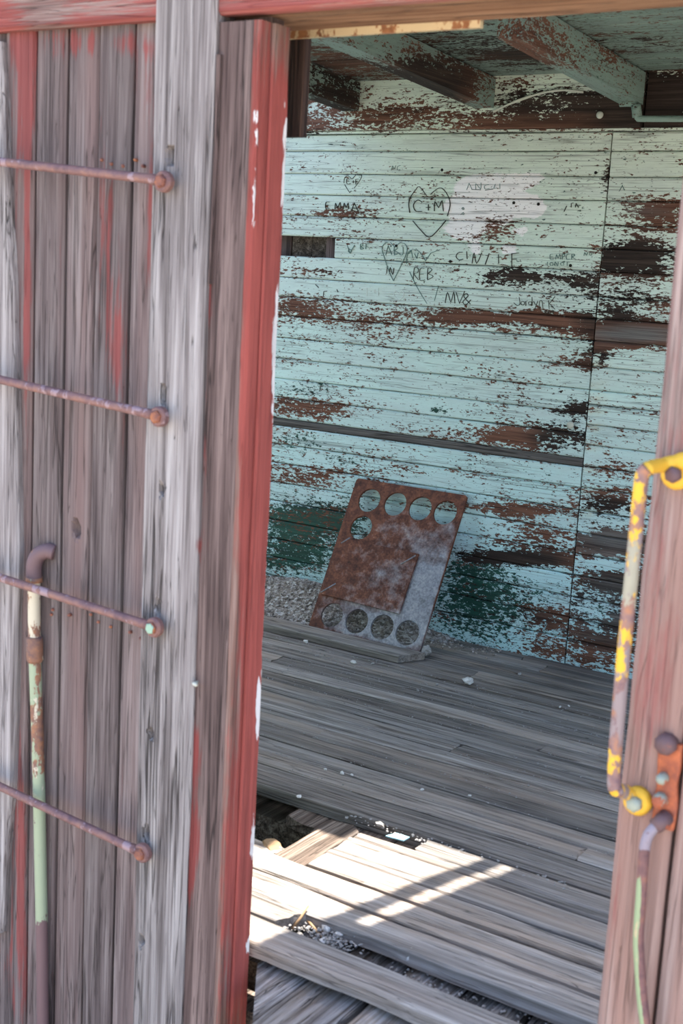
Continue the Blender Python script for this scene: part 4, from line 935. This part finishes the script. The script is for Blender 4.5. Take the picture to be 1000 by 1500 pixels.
for (x, y, r) in ((476, 1127, .006), (501, 1133, .008), (515, 1135, .006), (438, 1167, .006), (618, 1157, .006), (688, 1165, .006), (833, 1034, .005), (820, 1036, .006)):
    pebble('pebble', x, y, 0, r, 'white_stone', 'tiny pale pebble in the open middle of the plank floor')
pebble('pebble', 556, 1209, -.004, .013, 'grey_stone', 'grey stone in the gap beside the cut board ends')
pebble('pebble', 487, 1195, -.036, .010, 'grey_stone', 'small stone on the lower boards beside the floor hole')
pebble('pebble', 602, 1408, -.04, .022, 'white_stone', 'larger white stone in the gap behind the long splintered plank', .8)
pebble('pebble', 612, 1400, -.04, .012, 'white_stone', 'small white stone touching the larger white one in the gap', .8)
pebble('pebble', 580, 1388, -.035, .013, 'twig', 'tan stone in the gap behind the long splintered plank', .7)
for (x, y, r) in ((468, 1353, .012), (478, 1362, .012), (500, 1362, .009), (509, 1358, .009), (495, 1370, .010), (475, 1378, .010), (488, 1362, .008), (490, 1352, .007)):
    pebble('pebble', x, y, -.030, r, 'white_stone', 'small white chip in the litter beside the dry twigs', .8)
pebble('pebble', 398, 1243, -.03, .040, 'twig', 'tan lump of broken wood at the near edge of the floor hole', .5)
ch = onZ(583, 1227, -.006)
tag(mesh_obj('paint_chip', [ch+Vector(v) for v in ((-.030, -.010, .0), (.022, -.012, .004), (.026, .010, .006), (-.012, .014, .004), (-.030, -.010, -.003), (.022, -.012, .001), (.026, .010, .003), (-.012, .014, .001))], [(0, 1, 2, 3), (7, 6, 5, 4), (0, 4, 5, 1), (1, 5, 6, 2), (2, 6, 7, 3), (3, 7, 4, 0)], 'tarp'), 'light blue flat chip at the end of a floor board', 'chip')
# dry twigs in the gap
for k, L in enumerate([[(428, 1360, -.03), (440, 1345, -.01), (452, 1326, .01)], [(432, 1352, -.03), (445, 1344, -.015), (460, 1340, -.01)], [(448, 1345, -.02), (462, 1362, -.022), (478, 1380, -.03)], [(422, 1356, -.03), (436, 1348, -.02), (446, 1338, -.02)]]):
    tag(tube('twig', 'twig', [onZ(*q) for q in L], [.0035, .003, .0018], None, 6), ['longest dry twig, leaning up onto the floor plank edge', 'short dry twig lying flat over the longest one', 'dark-ended dry twig pointing into the white chips', 'thin dry twig at the end of the short floor board'][k], 'twig', 'dry twigs')
